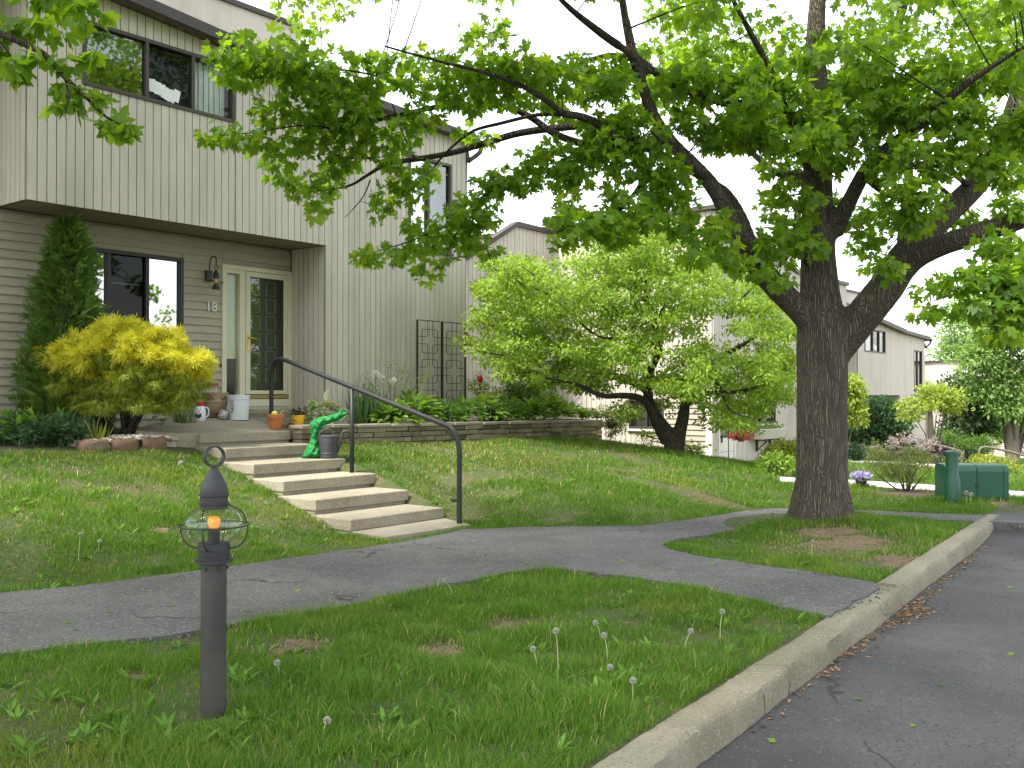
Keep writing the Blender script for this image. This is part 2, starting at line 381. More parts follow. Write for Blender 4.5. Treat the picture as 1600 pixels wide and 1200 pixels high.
M['basketred'] = leafm('red_leaf', (.32, .05, .03), (.42, .12, .07), .3)
M['white_petal'] = leafm('white_petal', (.78, .76, .68), (.82, .8, .74), .3, (1, 1, 1))
M['purple_petal'] = leafm('lavender_petal', (.36, .30, .55), (.55, .5, .72), .3, (1, 1, 1))
M['pink_petal'] = leafm('lilac_petal', (.36, .28, .27), (.44, .36, .32), .3, (1, 1, 1))
M['maple'] = leafm('maple_leaf', (.095, .205, .02), (.21, .33, .034), .62, (1.85, 1.65, .55), .42, .35)
M['crab'] = leafm('crabapple_leaf', (.16, .27, .035), (.29, .40, .065), .5, (1.5, 1.45, .7))
M['thuja'] = leafm('arborvitae_spray', (.055, .115, .02), (.125, .21, .036), .32)
M['gold'] = leafm('golden_cypress_spray', (.52, .52, .03), (.68, .66, .08), .38, (1.3, 1.2, .6))
M['goldgreen'] = leafm('yellow_green_cypress_spray', (.17, .23, .025), (.30, .34, .04), .30)
M['juniper'] = leafm('juniper_spray', (.028, .062, .026), (.06, .11, .04), .2)
M['hosta'] = leafm('light_hosta_leaf', (.13, .25, .03), (.24, .36, .06), .35, (1.4, 1.4, .7))
M['hostadark'] = leafm('mid_green_leaf', (.08, .19, .025), (.16, .29, .045), .35)
M['hostarim'] = leafm('cream_leaf_margin', (.68, .70, .42), (.76, .76, .52), .2, (1.1, 1.1, .8))
M['iris'] = leafm('iris_blade', (.05, .12, .03), (.10, .19, .05), .3)
M['bluegrass'] = leafm('blue_grass_blade', (.10, .15, .10), (.17, .22, .15), .3)
M['shrub'] = leafm('shrub_leaf', (.10, .20, .03), (.19, .31, .05), .4)
M['rhodo'] = leafm('dark_shrub_leaf', (.035, .085, .03), (.085, .16, .06), .3)
M['lime'] = leafm('lime_leaf', (.20, .28, .035), (.30, .37, .055), .4)
M['darktree'] = leafm('dark_far_leaf', (.04, .085, .03), (.10, .15, .065), .35)
M['fartree'] = leafm('far_tree_leaf', (.14, .24, .06), (.25, .37, .11), .45)
M['lilac'] = leafm('lilac_leaf', (.12, .16, .05), (.22, .25, .09), .4)
M['plum'] = leafm('dark_plum_leaf', (.03, .022, .026), (.06, .045, .04), .2)
M['grass'] = leafm('grass_blade', (.062, .15, .015), (.13, .235, .023), .42, (1.5, 1.5, .6), .55, .25,
                   pos=[((.19, .24, .035), .8, .52, .76), ((.042, .105, .012), 1.7, .55, .8)])
def ground_mat():
    return surf('lawn_ground', (.038, .062, .014), (.065, .075, .024), 2.2, rough=.95, bump=.8, bscale=30, big=((.085, .072, .03), .9, .5, .7), spots=[((.13, .10, .05), 34, .86, .97)])
M['ground'] = ground_mat()
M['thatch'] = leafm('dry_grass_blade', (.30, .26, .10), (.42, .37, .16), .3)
def barkm(name, c1, c2, c3, sc=40, vs=3.6):
    m, nt, out = new_mat(name); co = nd(nt, 'ShaderNodeTexCoord').outputs['Object']
    nz = nd(nt, 'ShaderNodeTexNoise', Scale=5.0, Detail=3); nt.links.new(co, nz.inputs['Vector'])
    sb = nd(nt, 'ShaderNodeVectorMath', operation='SUBTRACT'); nt.links.new(nz.outputs['Color'], sb.inputs[0]); sb.inputs[1].default_value = (.5, .5, .5)
    sc_ = nd(nt, 'ShaderNodeVectorMath', operation='MULTIPLY_ADD'); nt.links.new(sb.outputs[0], sc_.inputs[0]); sc_.inputs[1].default_value = (.07, .07, .3); nt.links.new(co, sc_.inputs[2])
    mp = nd(nt, 'ShaderNodeMapping'); mp.inputs['Scale'].default_value = (sc, sc, vs); nt.links.new(sc_.outputs[0], mp.inputs['Vector'])
    vo = nd(nt, 'ShaderNodeTexVoronoi', Scale=1.0); vo.feature = 'DISTANCE_TO_EDGE'; nt.links.new(mp.outputs[0], vo.inputs['Vector'])
    fis = ramp(nt, vo.outputs['Distance'], .02, .26)
    col = mixc(nt, fis, c2, mixc(nt, ramp(nt, noise(nt, co, 2.0, 4), .35, .7), c1, c3))
    col = mixc(nt, ramp(nt, noise(nt, co, 60, 3), .45, .8), col, c2)
    p_ = nd(nt, 'ShaderNodeBsdfPrincipled', Roughness=.93); p_.inputs['Specular IOR Level'].default_value = .25; nt.links.new(col, p_.inputs['Base Color'])
    h = nd(nt, 'ShaderNodeMath', operation='MULTIPLY_ADD'); nt.links.new(noise(nt, co, 45, 4), h.inputs[0]); h.inputs[1].default_value = .3; nt.links.new(fis, h.inputs[2])
    b_ = nd(nt, 'ShaderNodeBump', Strength=1.0, Distance=.03); nt.links.new(h.outputs[0], b_.inputs['Height']); nt.links.new(b_.outputs[0], p_.inputs['Normal'])
    nt.links.new(p_.outputs[0], out.inputs[0]); return m
M['bark'] = barkm('maple_bark', (.17, .143, .11), (.092, .077, .06), (.19, .168, .127), 50, 2.4)
M['bark2'] = barkm('grey_bark', (.095, .08, .063), (.05, .042, .034), (.11, .097, .075), 44, 6)
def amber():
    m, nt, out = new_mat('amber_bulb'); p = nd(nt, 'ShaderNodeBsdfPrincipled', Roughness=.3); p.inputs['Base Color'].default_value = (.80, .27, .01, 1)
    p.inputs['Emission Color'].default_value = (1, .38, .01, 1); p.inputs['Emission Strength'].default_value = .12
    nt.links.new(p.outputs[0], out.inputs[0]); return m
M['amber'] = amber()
# ================================================================== SETTING
def poly_px(pts, z): return [(at_z(x, y, z).x, at_z(x, y, z).y) for x, y in pts]
J = at_z(1397, 917, 0.14)
KE = 12.95
def build_ground():
    us = np.concatenate([np.linspace(-70, -4, 12)[:-1], np.arange(-4, 26, 0.2), np.linspace(26, 60, 35)[:-1], np.linspace(60, 260, 15)])
    vs = np.concatenate([np.linspace(-90, -3, 14)[:-1], np.arange(-3, -0.2, 0.35), [-0.16, -0.13, -0.09, -0.04], np.arange(0.0, 12.0, 0.2), np.linspace(12, 30, 19)[:-1], np.linspace(30, 220, 14)])
    U, V = np.meshgrid(us, vs); k = kerb_n(np.clip(U, -4, 20)); Nn = V + k
    Z = gz(U, Nn)
    nv, nu = U.shape
    idx = np.arange(nv * nu).reshape(nv, nu)
    q = np.stack([idx[:-1, :-1], idx[:-1, 1:], idx[1:, 1:], idx[1:, :-1]], -1).reshape(-1, 4)
    me = raw_mesh('ground', np.stack([U, Nn, Z], -1).reshape(-1, 3), q.ravel(), np.full(len(q), 4))
    me.shade_smooth()
    tag(link('ground', me, M['ground']), kind='structure')
build_ground()
PATH1 = poly_px([(x, y) for x, y in UPPER] + [(1400, 799), (1520, 804), (1600, 806), (1850, 813), (1850, 832), (1600, 817), (1510, 813), (1450, 811), (1400, 808), (1325, 808), (1240, 819), (1180, 823), (1120, 832), (1060, 841), (1040, 848), (1045, 857), (1090, 868), (1180, 881), (1280, 895), (1360, 907),
                 (1372, 914), (1330, 938), (1297, 961), (1230, 949), (1150, 931), (1080, 915), (990, 901), (900, 891), (850, 887), (800, 893), (700, 911), (600, 935), (450, 960), (300, 985), (150, 1003), (0, 1020), (-200, 1045), (-300, 1058)], 0.158)
_pj = []
for i, p in enumerate(PATH1):
    q = PATH1[(i + 1) % len(PATH1)]; L = math.hypot(q[0] - p[0], q[1] - p[1]); k = max(1, min(30, int(L / 0.12)))
    for j in range(k):
        t = j / k; jj = .030 * wob(p[0] * 2.3 + j * .35, p[1] * 2.3) if j else 0; jx = random.gauss(0, .008) + jj * .3 if j else 0; jy = random.gauss(0, .010) + jj if j else 0
        _pj.append((p[0] + (q[0] - p[0]) * t + jx, p[1] + (q[1] - p[1]) * t + jy))
def build_path():
    mb = MB()
    n = len(_pj)
    bm = bmesh.new(); vs = [bm.verts.new((x, y, .158)) for x, y in _pj]; f = bm.faces.new(vs)
    if f.normal.z < 0: f.normal_flip()
    r = bmesh.ops.extrude_edge_only(bm, edges=bm.edges[:])
    low = [v for v in r['geom'] if isinstance(v, bmesh.types.BMVert)]
    cx = sum(p[0] for p in _pj) / n
    for v in low: v.co.z = -.04 if v.co.x > 12.2 else .09
    bmesh.ops.triangulate(bm, faces=[f])
    bmesh.ops.recalc_face_normals(bm, faces=bm.faces[:])
    me = bpy.data.meshes.new('path'); bm.to_mesh(me); bm.free()
    tag(link('path', me, M['asphalt']), kind='structure')
build_path()
def build_road():
    e = np.array([.62, -.784]); E = np.array([KE, kerb_n(KE) - .1])
    nrm = np.array([.784, .62]); far_ = [(E + nrm * .25 + e * s) for s in (-.0, 3, 12, 40)]; mid_ = [(E - nrm * 2.2 + e * s) for s in (-.0, 3, 12, 40)]
    ku = float(mid_[0][0]); mid_[0] = np.array([ku, float(kerb_n(ku)) - .1])
    vs = [(x, y, .15) for x, y in far_] + [(x, y, 0.0) for x, y in mid_] + [(-60, float(kerb_n(-60)) - .12, 0), (-60, -60, 0)]
    o = MB().add(vs, [(0, 1, 5, 4), (1, 2, 6, 5), (2, 3, 7, 6), (4, 5, 6, 7, 9, 8)]).build('road', M['road'], tri=True)
    if o.data.polygons[0].normal.z < 0: o.data.flip_normals()
    tag(o, kind='structure')
build_road()
def build_kerb(u0, u1, name, lift, shift):
    prof = [(0.0, -.05), (0.0, .132), (-.012, .143), (-.06, .146), (-.135, .145), (-.163, .140), (-.178, .126), (-.186, .08), (-.194, .02), (-.196, -.05)]
    n = int((u1 - u0) / .06); vs, fs = [], []; K = len(prof)
    for i in range(n + 1):
        u = u0 + (u1 - u0) * i / n; c = float(kerb_n(u)); ch = max(0, math.sin(u * 3.1) * math.sin(u * 7.7 + 1) - .2) * .022
        for k, (v, z) in enumerate(prof):
            jj = random.gauss(0, .0025)
            e = ch * (1 if k in (5, 6, 7) else 0) + .004 * math.sin(u * 5 + k) + jj
            vs.append((u, c + v + shift + e, z + lift - (.6 * e if k in (5, 6) else 0) + random.gauss(0, .0015)))
    for i in range(n):
        for k in range(K - 1): fs.append((i * K + k, (i + 1) * K + k, (i + 1) * K + k + 1, i * K + k + 1))
    fs += [tuple(range(K)), tuple(range(n * K, n * K + K))[::-1]]
    o = MB().add(vs, fs).build(name, M['kerb'], shade=False); auto_smooth(o, 50)
    tag(o, kind='structure')
_ks = [J.x - .01]
while _ks[-1] > -10: _ks.append(_ks[-1] - random.uniform(2.8, 3.2))
for _i, (_b, _a) in enumerate(zip(_ks[:-1], _ks[1:])): build_kerb(_a + .008, _b - .004 * (_i > 0), 'kerb', random.uniform(-.004, .006) if _i else 0, random.uniform(-.006, .006) if _i else 0)
build_kerb(J.x + .012, KE, 'kerb_stone', .014, .012)
# pale walks across the far lawn
def walk_strip(name, up, lo, th=.012):
    vs, fs = [], []
    def prep(pl):
        out = []
        for (x0, y0), (x1, y1) in zip(pl[:-1], pl[1:]):
            for t in np.linspace(0, 1, 9)[:-1]: out.append((x0 + (x1 - x0) * t, y0 + (y1 - y0) * t))
        return out + [pl[-1]]
    A, B = prep(up), prep(lo)
    for (a, b), (c, d) in zip(A, B):
        p, q = at_g(a, b), at_g(c, d)
        for w in (p, q): vs.append((w.x, w.y, float(gz(w.x, w.y)) + th))
    n = len(vs) // 2
    fs = [(2 * i, 2 * i + 2, 2 * i + 3, 2 * i + 1) for i in range(n - 1)]
    o = MB().add(vs, fs).build(name, M['walk'])
    if o.data.polygons[0].normal.z < 0: o.data.flip_normals()
    tag(o, kind='structure'); return [(vs[2 * i][0], vs[2 * i][1]) for i in range(n)] + [(vs[2 * i + 1][0], vs[2 * i + 1][1]) for i in range(n)][::-1]
WALK1 = walk_strip('walkway', [(1218, 746), (1320, 750), (1475, 760), (1600, 769), (1700, 777)], [(1218, 754), (1320, 758.5), (1475, 769), (1600, 779), (1700, 788)])
WALK2 = walk_strip('walkway', [(1200, 715), (1320, 718.5), (1400, 722), (1475, 727)], [(1200, 719), (1320, 723), (1400, 727), (1475, 733)])
WALK3 = walk_strip('walkway', [(1540, 708), (1600, 711), (1700, 716)], [(1540, 713), (1600, 717), (1700, 724)])

# ================================================================== HOUSES
def front(n0): return lambda a, d, z: (a, n0 - d, z)
def left(u0): return lambda a, d, z: (u0 - d, a, z)
def right(u0): return lambda a, d, z: (u0 + d, a, z)
def cells(a0, a1, z0, zt, ops):
    """(a, b, z0, z1 or None for the sloping top) rectangles of a wall round its openings"""
    br = sorted({a0, a1} | {x for o in ops for x in o[:2] if a0 < x < a1}); out = []
    for a, b in zip(br[:-1], br[1:]):
        z = z0
        for o in sorted([o for o in ops if o[0] < (a + b) / 2 < o[1]], key=lambda o: o[2]):
            if o[2] > z + .002: out.append((a, b, z, o[2]))
            z = o[3]
        out.append((a, b, z, None))
    return out
def wall_v(parent, name, m, a0, a1, z0, zt, ops=(), pitch=.119, gap=.0125, mat='siding'):
    ztf = zt if callable(zt) else (lambda a: zt)
    mb = MB(); back = MB()
    for a, b, zz, z1 in cells(a0, a1, z0, ztf, ops):
        back.box(a, b, -.06, -.002, zz + .001, (z1 if z1 is not None else ztf(a) - .002), None if z1 is not None else ztf(b) - .002, m=m)
        x = a0 + math.floor((a - a0) / pitch) * pitch
        while x < b - 1e-6:
            p, q = max(a, x + (gap / 2)), min(b, x + pitch - gap / 2)
            if abs(p - a) < gap: p = a if a > a0 + 1e-6 else a
            if q - p > .01:
                mb.box(p, q, -.002, .014 + random.uniform(-.0012, .0012), zz, (z1 if z1 is not None else ztf(p)), None if z1 is not None else ztf(q), m=m)
            x += pitch
    w = mb.build(name, M[mat], parent); back.build('siding_backing', M['groove'], w)
    return w
def wall_lap(parent, name, m, a0, a1, z0, z1, ops=(), pitch=.115, mat='lap'):
    mb = MB(); z = z0; ss = []
    for a, b, zz, ze in cells(a0, a1, z0, z1, ops): mb.box(a, b, -.06, -.006, zz, ze if ze is not None else z1, m=m)
    while z < z1 - .01:
        zt = min(z + pitch, z1); edges = sorted({a0, a1} | {x for o in ops for x in o[:2] if a0 < x < a1})
        for a, b in zip(edges[:-1], edges[1:]):
            if any(o[0] < (a + b) / 2 < o[1] and z < o[3] - .01 and zt > o[2] + .01 for o in ops): continue
            vs = [m(a, -.006, z), m(b, -.006, z), m(b, .022, z), m(a, .022, z), m(a, -.006, zt), m(b, -.006, zt), m(b, .001, zt), m(a, .001, zt)]
            mb.add(vs, [(0, 3, 2, 1), (4, 5, 6, 7), (0, 1, 5, 4), (1, 2, 6, 5), (2, 3, 7, 6), (3, 0, 4, 7)])
        z += pitch
    return mb.build(name, M[mat], parent)
def window(parent, m, a0, a1, z0, z1, bars=(), fm='brown', panes=(), t=.05, room=.5, sill=None, proud=.035):
    f = MB()
    f.box(a0, a0 + t, -.07, proud, z0, z1, m=m); f.box(a1 - t, a1, -.07, proud, z0, z1, m=m)
    f.box(a0 + t, a1 - t, -.07, proud - .002, z1 - t, z1, m=m); f.box(a0 + t, a1 - t, -.07, proud - .002, z0, z0 + t, m=m)
    for b in bars: f.box(b - t / 2, b + t / 2, -.06, proud - .006, z0 + t, z1 - t, m=m)
    o = f.build('window', M[fm], parent, bevel=.004)
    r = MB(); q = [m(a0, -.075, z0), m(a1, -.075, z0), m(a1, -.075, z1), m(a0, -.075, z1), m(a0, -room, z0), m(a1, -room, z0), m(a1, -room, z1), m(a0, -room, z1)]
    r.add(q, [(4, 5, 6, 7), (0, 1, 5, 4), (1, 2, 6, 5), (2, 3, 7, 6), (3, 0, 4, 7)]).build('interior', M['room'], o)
    ed = [a0 + t] + [x for b in bars for x in (b - t / 2, b + t / 2)] + [a1 - t]
    for i in range(0, len(ed), 2):
        sp = panes[i // 2] if i // 2 < len(panes) else {}
        p, q_ = ed[i], ed[i + 1]
        MB().box(p, q_, -.026, -.020, z0 + t, z1 - t, m=m).build('pane', M[sp.get('glass', 'glass')], o)
        if 'blind' in sp:
            fr, bm_ = sp['blind']; H = z1 - z0 - 2 * t
            MB().box(p + .01, q_ - .01, -.14, -.13, z1 - t - H * fr, z1 - t, m=m).build('blind', M[bm_], o)
            MB().box(p + .01, q_ - .01, -.15, -.12, z1 - t - H * fr - .02, z1 - t - H * fr, m=m).build('blind_rail', M['white_trim'], o)
        if 'screen' in sp:
            MB().box(p + .015, q_ - .015, -.045, -.04, z0 + t + .01, z0 + t + (z1 - z0 - 2 * t) * sp['screen'], m=m).build('insect_screen', M['screen'], o)
        if 'curtain' in sp:
            cm = MB(); c0, c1 = sp['curtain']; k = 14
            for j in range(k):
                x0 = p + (q_ - p) * (c0 + (c1 - c0) * j / k); x1 = p + (q_ - p) * (c0 + (c1 - c0) * (j + 1) / k)
                cm.box(x0, x1, -.16 - .02 * (j % 2), -.15 - .02 * (j % 2), z0 + t, z1 - t, m=m)
            cm.build('curtain', M['curtain'], o)
    if sill: MB().box(a0 - .03, a1 + .03, -.02, .06, z0 - .05, z0 - .003, m=m).build('sill', M[sill], o, bevel=.004)
    return o

def house_a():
    h = thing('townhouse', (9.5, 12.7, 1.0), 'grey sided townhouse with jutting upper storey over its front door, nearest the camera', 'house')
    F1, F2 = front(11.9), front(12.73)
    top = lambda u: (6.36 + .085 * (10.32 - u)) if u < 10.321 else 6.36 - .035 * (u - 10.32)
    w1 = (6.33, 8.61, 5.50, 6.33); w3 = (12.16, 13.26, 4.15, 5.76); w2 = (6.66, 8.32, 2.32, 3.60)
    wall_v(h, 'upper_wall', F1, 5.65, 10.32, 3.95, top, [w1])
    wall_v(h, 'wing_wall', F1, 10.32, 13.67, .85, top, [w3])
    wall_v(h, 'side_wall', left(5.65), 11.93, 20, 3.95, 6.74)
    wall_v(h, 'wing_side_wall', right(13.67), 11.93, 20, .6, 6.22)
    wall_v(h, 'recess_wall', left(10.32), 11.93, 12.70, 1.05, 3.945)
    wall_lap(h, 'lower_wall', F2, .6, 10.30, .80, 3.945, [w2, (8.98, 10.318, .7, 3.59)])
    wall_v(h, 'rear_upper_wall', F2, .6, 5.60, 3.95, 6.9)
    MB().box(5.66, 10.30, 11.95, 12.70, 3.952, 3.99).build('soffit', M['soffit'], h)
    MB().box(.7, 13.5, 13.6, 20, .3, 6.1).box(6, 11.2, 13.62, 19.9, 6.1, 8.02).build('body', M['siding'], h)
    # roofs slope down along the row
    def slab(x0, x1, y0, y1, f, lo, hi):
        return MB().add([(x, y, f(x) + t) for t in (lo, hi) for x, y in ((x0, y0), (x1, y0), (x1, y1), (x0, y1))], [(0, 3, 2, 1), (4, 5, 6, 7), (0, 1, 5, 4), (1, 2, 6, 5), (2, 3, 7, 6), (3, 0, 4, 7)])
    fo = lambda x: 6.36 + .085 * (10.32 - x); fw = lambda x: 6.36 - .035 * (x - 10.32)
    rf = slab(.4, 10.50, 11.70, 20.3, fo, .012, .16).build('roof', M['roof'], h)
    slab(.4, 10.48, 11.64, 11.695, fo, .0, .145).build('fascia', M['brown'], rf)
    rw = slab(10.51, 13.84, 11.74, 20.3, fw, .012, .14).build('wing_roof', M['roof'], h)
    slab(10.51, 13.82, 11.68, 11.735, fw, -.005, .125).build('fascia', M['brown'], rw)
    g = MB().tube([(13.90, 11.66, 6.24), (13.90, 20, 6.24)], .055, 10).build('gutter', M['brown'], rw)
    MB().tube(spline([(13.90, 11.72, 6.22), (13.90, 11.74, 6.10), (13.82, 11.80, 6.00), (13.72, 11.86, 5.90), (13.715, 11.95, 5.7), (13.715, 12.0, 1.2)], None, 6), .042, 8).build('downspout', M['brown'], rw, shade=True)
    MB().box(5.95, 11.25, 13.57, 19.95, 8.02, 8.10).build('parapet_cap', M['brown'], h)
    # windows
    o = window(h, F1, *w1, bars=(7.22, 7.92), fm='brown', panes=[{'glass': 'glass', 'blind': (.3, 'blind')}, {'glass': 'screened', 'screen': .72, 'blind': (.28, 'screen')}, {'glass': 'clear', 'curtain': (0, 1)}])  # right pane: white curtain stands in for a bright sky reflection
    pm = MB()
    for i, (x, z, ang) in enumerate(((7.32, 5.74, .1), (7.40, 5.72, -.12), (7.48, 5.70, .2), (7.55, 5.67, -.3), (7.62, 5.66, -.35), (7.68, 5.68, -.2))):
        c, s_ = math.cos(ang), math.sin(ang); w_, hh = .05, .085
        pm.add([F1(x + dx * c - dz * s_, -.018 + .001 * i, z + dx * s_ + dz * c) for dx, dz in ((-w_, -hh), (w_, -hh), (w_, hh), (-w_, hh))], [(0, 1, 2, 3)])
    pm.build('paper_notes', M['paper'], o)
    window(h, F2, *w2, bars=(7.16, 7.74), fm='black_frame', panes=[{'glass': 'mirror_glass', 'blind': (.42, 'blind')}, {'glass': 'screened', 'blind': (.32, 'screen')}, {'glass': 'mirror_glass', 'blind': (.9, 'screen')}], t=.055, room=.75)
    window(h, F1, *w3, bars=(12.66,), fm='brown', panes=[{'glass': 'mirror_glass', 'curtain': (0, 1)}, {'glass': 'glass', 'curtain': (0, .72)}], sill='brown')
    # door with side light
    dm = F2; C = 'cream'
    d = MB()
    d.box(8.98, 9.06, -.10, .04, 1.24, 3.59, m=dm); d.box(10.235, 10.30, -.10, .04, 1.24, 3.59, m=dm); d.box(9.06, 10.235, -.10, .038, 3.525, 3.59, m=dm)
    d.box(9.30, 9.355, -.10, .03, 1.24, 3.525, m=dm); d.box(9.36, 9.415, -.10, .018, 1.24, 3.525, m=dm); d.box(9.06, 9.30, -.08, .02, 3.46, 3.525, m=dm); d.box(9.06, 9.30, -.08, .02, 1.24, 1.58, m=dm)
    fr = d.build('door_frame', M[C], h, bevel=.005)
    MB().box(9.06, 9.30, -.04, -.034, 1.58, 3.46, m=dm).build('side_light', M['clear'], fr)
    MB().box(9.065, 9.295, -.052, -.047, 2.18, 3.45, m=dm).build('blind', M['blind'], fr)
    MB().box(9.065, 9.295, -.056, -.044, 2.155, 2.18, m=dm).build('blind_rail', M['white_trim'], fr)
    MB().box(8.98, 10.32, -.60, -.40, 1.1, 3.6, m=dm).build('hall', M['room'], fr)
    MB().box(9.42, 10.23, -.02, .055, 1.545, 1.60, m=dm).build('threshold', M['ochre'], fr); MB().box(9.42, 10.23, -.03, .045, 1.42, 1.535, m=dm).box(9.35, 10.3, -.02, .03, 1.26, 1.415, m=dm).build('kick_board', M[C], fr)
    s = MB(); s.box(9.42, 9.505, -.02, .03, 1.61, 3.52, m=dm); s.box(10.15, 10.23, -.02, .03, 1.61, 3.52, m=dm); s.box(9.505, 10.15, -.02, .028, 3.44, 3.52, m=dm); s.box(9.505, 10.15, -.02, .028, 1.61, 1.67, m=dm)
    sd = s.build('storm_door', M[C], h, bevel=.006)
    MB().box(9.505, 10.15, .000, .006, 1.67, 3.44, m=dm).build('glass', M['storm_glass'], sd)
    k = MB(); k.box(9.505, 9.522, .006, .014, 1.67, 3.44, m=dm); k.box(10.133, 10.15, .006, .014, 1.67, 3.44, m=dm); k.box(9.522, 10.133, .006, .0135, 3.424, 3.44, m=dm); k.build('gasket', M['black_frame'], sd)
    b = MB(); b.box(9.448, 9.478, .03, .04, 2.28, 2.56, m=dm); b.tube([F2(9.463, .04, 2.49), F2(9.463, .085, 2.49), F2(9.52, .09, 2.48), F2(9.60, .09, 2.455)], .011, 8); b.build('handle', M['brass'], sd, shade=False)
    MB().box(9.43, 10.22, -.12, -.08, 1.60, 3.52, m=dm).build('front_door', M['door'], h)
    pn = MB()
    def ring(x0, x1, z0, z1, w=.022):
        pn.box(x0, x0 + w, -.08, -.062, z0, z1, m=dm); pn.box(x1 - w, x1, -.08, -.062, z0, z1, m=dm)
        pn.box(x0 + w, x1 - w, -.08, -.074, z1 - w * .5, z1, m=dm); pn.box(x0 + w, x1 - w, -.08, -.074, z0, z0 + w * .5, m=dm)
    for c in (9.56, 9.86):
        for r_ in range(6): ring(c, c + .20, 1.80 + r_ * .275, 1.80 + r_ * .275 + .225)
    fd = [o for o in h.children if o.name.startswith('front_door')][0]
    pn.build('panel_moulding', M['door_edge'], fd)
    MB().ball(F2(9.50, -.04, 2.45), .03, 10, 6).build('knob', M['brass'], fd, shade=True)
    MB().box(8.955, 8.975, .022, .03, 2.02, 2.10, m=dm).build('doorbell', M['black_frame'], h)
    return h
HA = house_a()

def house_b():
    h = thing('townhouse', (20, 11, 0), 'pale townhouse with a stepped flat roofline behind the crabapple tree', 'house')
    FA, LB, FB = front(13.5), left(18.6), front(9.4)
    ta = lambda u: 1.6 + float(np.interp(u, [13.9, 15.7, 17.2, 18.6], [1.93, 2.92, 3.74, 3.72]))
    wall_v(h, 'rear_wall', FA, 13.9, 17.19, 0, ta, pitch=.13); wall_v(h, 'rear_wall', FA, 17.19, 18.58, 0, ta, pitch=.13)
    wl = (10.55, 11.42, .86, 1.52)
    wall_v(h, 'side_wall', LB, 9.42, 20, -1.2, lambda a: 5.44, [wl, (9.44, 10.5, -1.2, 1.95)], pitch=.13)
    wall_lap(h, 'side_lap_wall', LB, 9.56, 10.5, -1.2, 1.95)
    MB().box(9.40, 9.55, -.01, .035, -1.2, 1.98, m=LB).build('corner_board', M['white_trim'], h)
    wd = (18.8, 19.62, .15, 1.95); ww = (20.3, 21.7, .95, 1.95)
    tb = lambda a: 5.44 - .205 * min(a - 18.6, 4.4)
    wall_v(h, 'front_wall', FB, 18.6, 23.0, -.55, tb, [wd, ww], pitch=.13); wall_v(h, 'front_wall', FB, 23.0, 26.4, -.55, tb, pitch=.13)
    MB().box(18.62, 26.3, 9.44, 9.5, -2.5, -.55).box(18.75, 26.3, 10.2, 20, -2.6, 4.4).box(14, 18.55, 14.2, 20, -2, 3.3).build('body', M['siding'], h)
    MB().box(18.62, 26.3, 9.36, 9.435, -.75, -.56).build('skirt', M['groove'], h)
    c = MB(); c.box(18.50, 18.66, 9.32, 20, 5.445, 5.53)
    for a, b in ((18.66, 23.0), (23.0, 26.45)): c.add([(a, 9.32, tb(a)), (b, 9.32, tb(b)), (b, 19.9, tb(b)), (a, 19.9, tb(a)), (a, 9.32, tb(a) + .09), (b, 9.32, tb(b) + .09), (b, 19.9, tb(b) + .09), (a, 19.9, tb(a) + .09)], [(0, 3, 2, 1), (4, 5, 6, 7), (0, 1, 5, 4), (1, 2, 6, 5), (2, 3, 7, 6), (3, 0, 4, 7)])
    c.build('roof_cap', M['brown'], h)
    k = MB()
    for a, b in ((13.9, 15.7), (15.7, 17.2), (17.2, 18.52)):
        za, zb = ta(a), ta(b)
        k.add([(a, 13.42, za), (b, 13.42, zb), (b, 13.6, zb), (a, 13.6, za), (a, 13.42, za + .11), (b, 13.42, zb + .11), (b, 13.6, zb + .11), (a, 13.6, za + .11)], [(0, 3, 2, 1), (4, 5, 6, 7), (0, 1, 5, 4), (1, 2, 6, 5), (2, 3, 7, 6), (3, 0, 4, 7)])
    k.build('rake_board', M['brown'], h)
    window(h, LB, *wl, bars=(10.98,), panes=[{'blind': (.7, 'blind')}, {'blind': (.62, 'blind')}], sill='white_trim')
    window(h, FB, *ww, bars=(21.0,), panes=[{'glass': 'glass'}, {'glass': 'mirror_glass'}], sill='white_trim')
    d = MB(); d.box(18.8, 18.87, -.06, .03, -.5, 1.95, m=FB); d.box(19.55, 19.62, -.06, .03, -.5, 1.95, m=FB); d.box(18.87, 19.55, -.06, .028, 1.88, 1.95, m=FB)
    for i in range(4): d.box(18.87, 19.55, -.04, .005, -.5 + i * .3, -.5 + i * .3 + .29, m=FB)
    dd = d.build('side_door', M['white_trim'], h, bevel=.004)
    MB().box(18.87, 19.55, -.03, -.02, .70, 1.88, m=FB).build('pane', M['mirror_glass'], dd)
    MB().box(18.7, 19.7, -.5, -.3, -.6, 2, m=FB).build('hall', M['room'], dd)
    MB().box(18.90, 18.93, .03, .06, .60, .72, m=FB).build('handle', M['black_frame'], dd)
    return h
HB = house_b()
STEP_U, STEP_Z = 28.9, -2.36
h3 = copy_tree(HA); h3.location = HA.location + Vector((STEP_U, 0, STEP_Z)); tag(h3, 'grey townhouse with a brown sloping roof seen just right of the big maple trunk')
h4 = copy_tree(HB); h4.location = HB.location + Vector((STEP_U, 0, STEP_Z)); tag(h4, 'farthest pale flat roofed townhouse, mostly hidden behind trees at the right')
def text_mesh(txt, size, ext=.004):
    cu = bpy.data.curves.new('digits', 'FONT'); cu.body = txt; cu.size = size; cu.extrude = ext; cu.offset = .002
    o = bpy.data.objects.new('digits_tmp', cu); COL.objects.link(o)
    dg = bpy.context.evaluated_depsgraph_get(); me = bpy.data.meshes.new_from_object(o.evaluated_get(dg))
    bpy.data.objects.remove(o); return me
me = text_mesh('18', .20)
p = at_n(321, 485, 12.70)
me.transform(Matrix.Translation((p.x, 12.698, p.z)) @ Matrix.Rotation(math.radians(90), 4, 'X'))
link('house_number', me, M['white_trim'], HA)

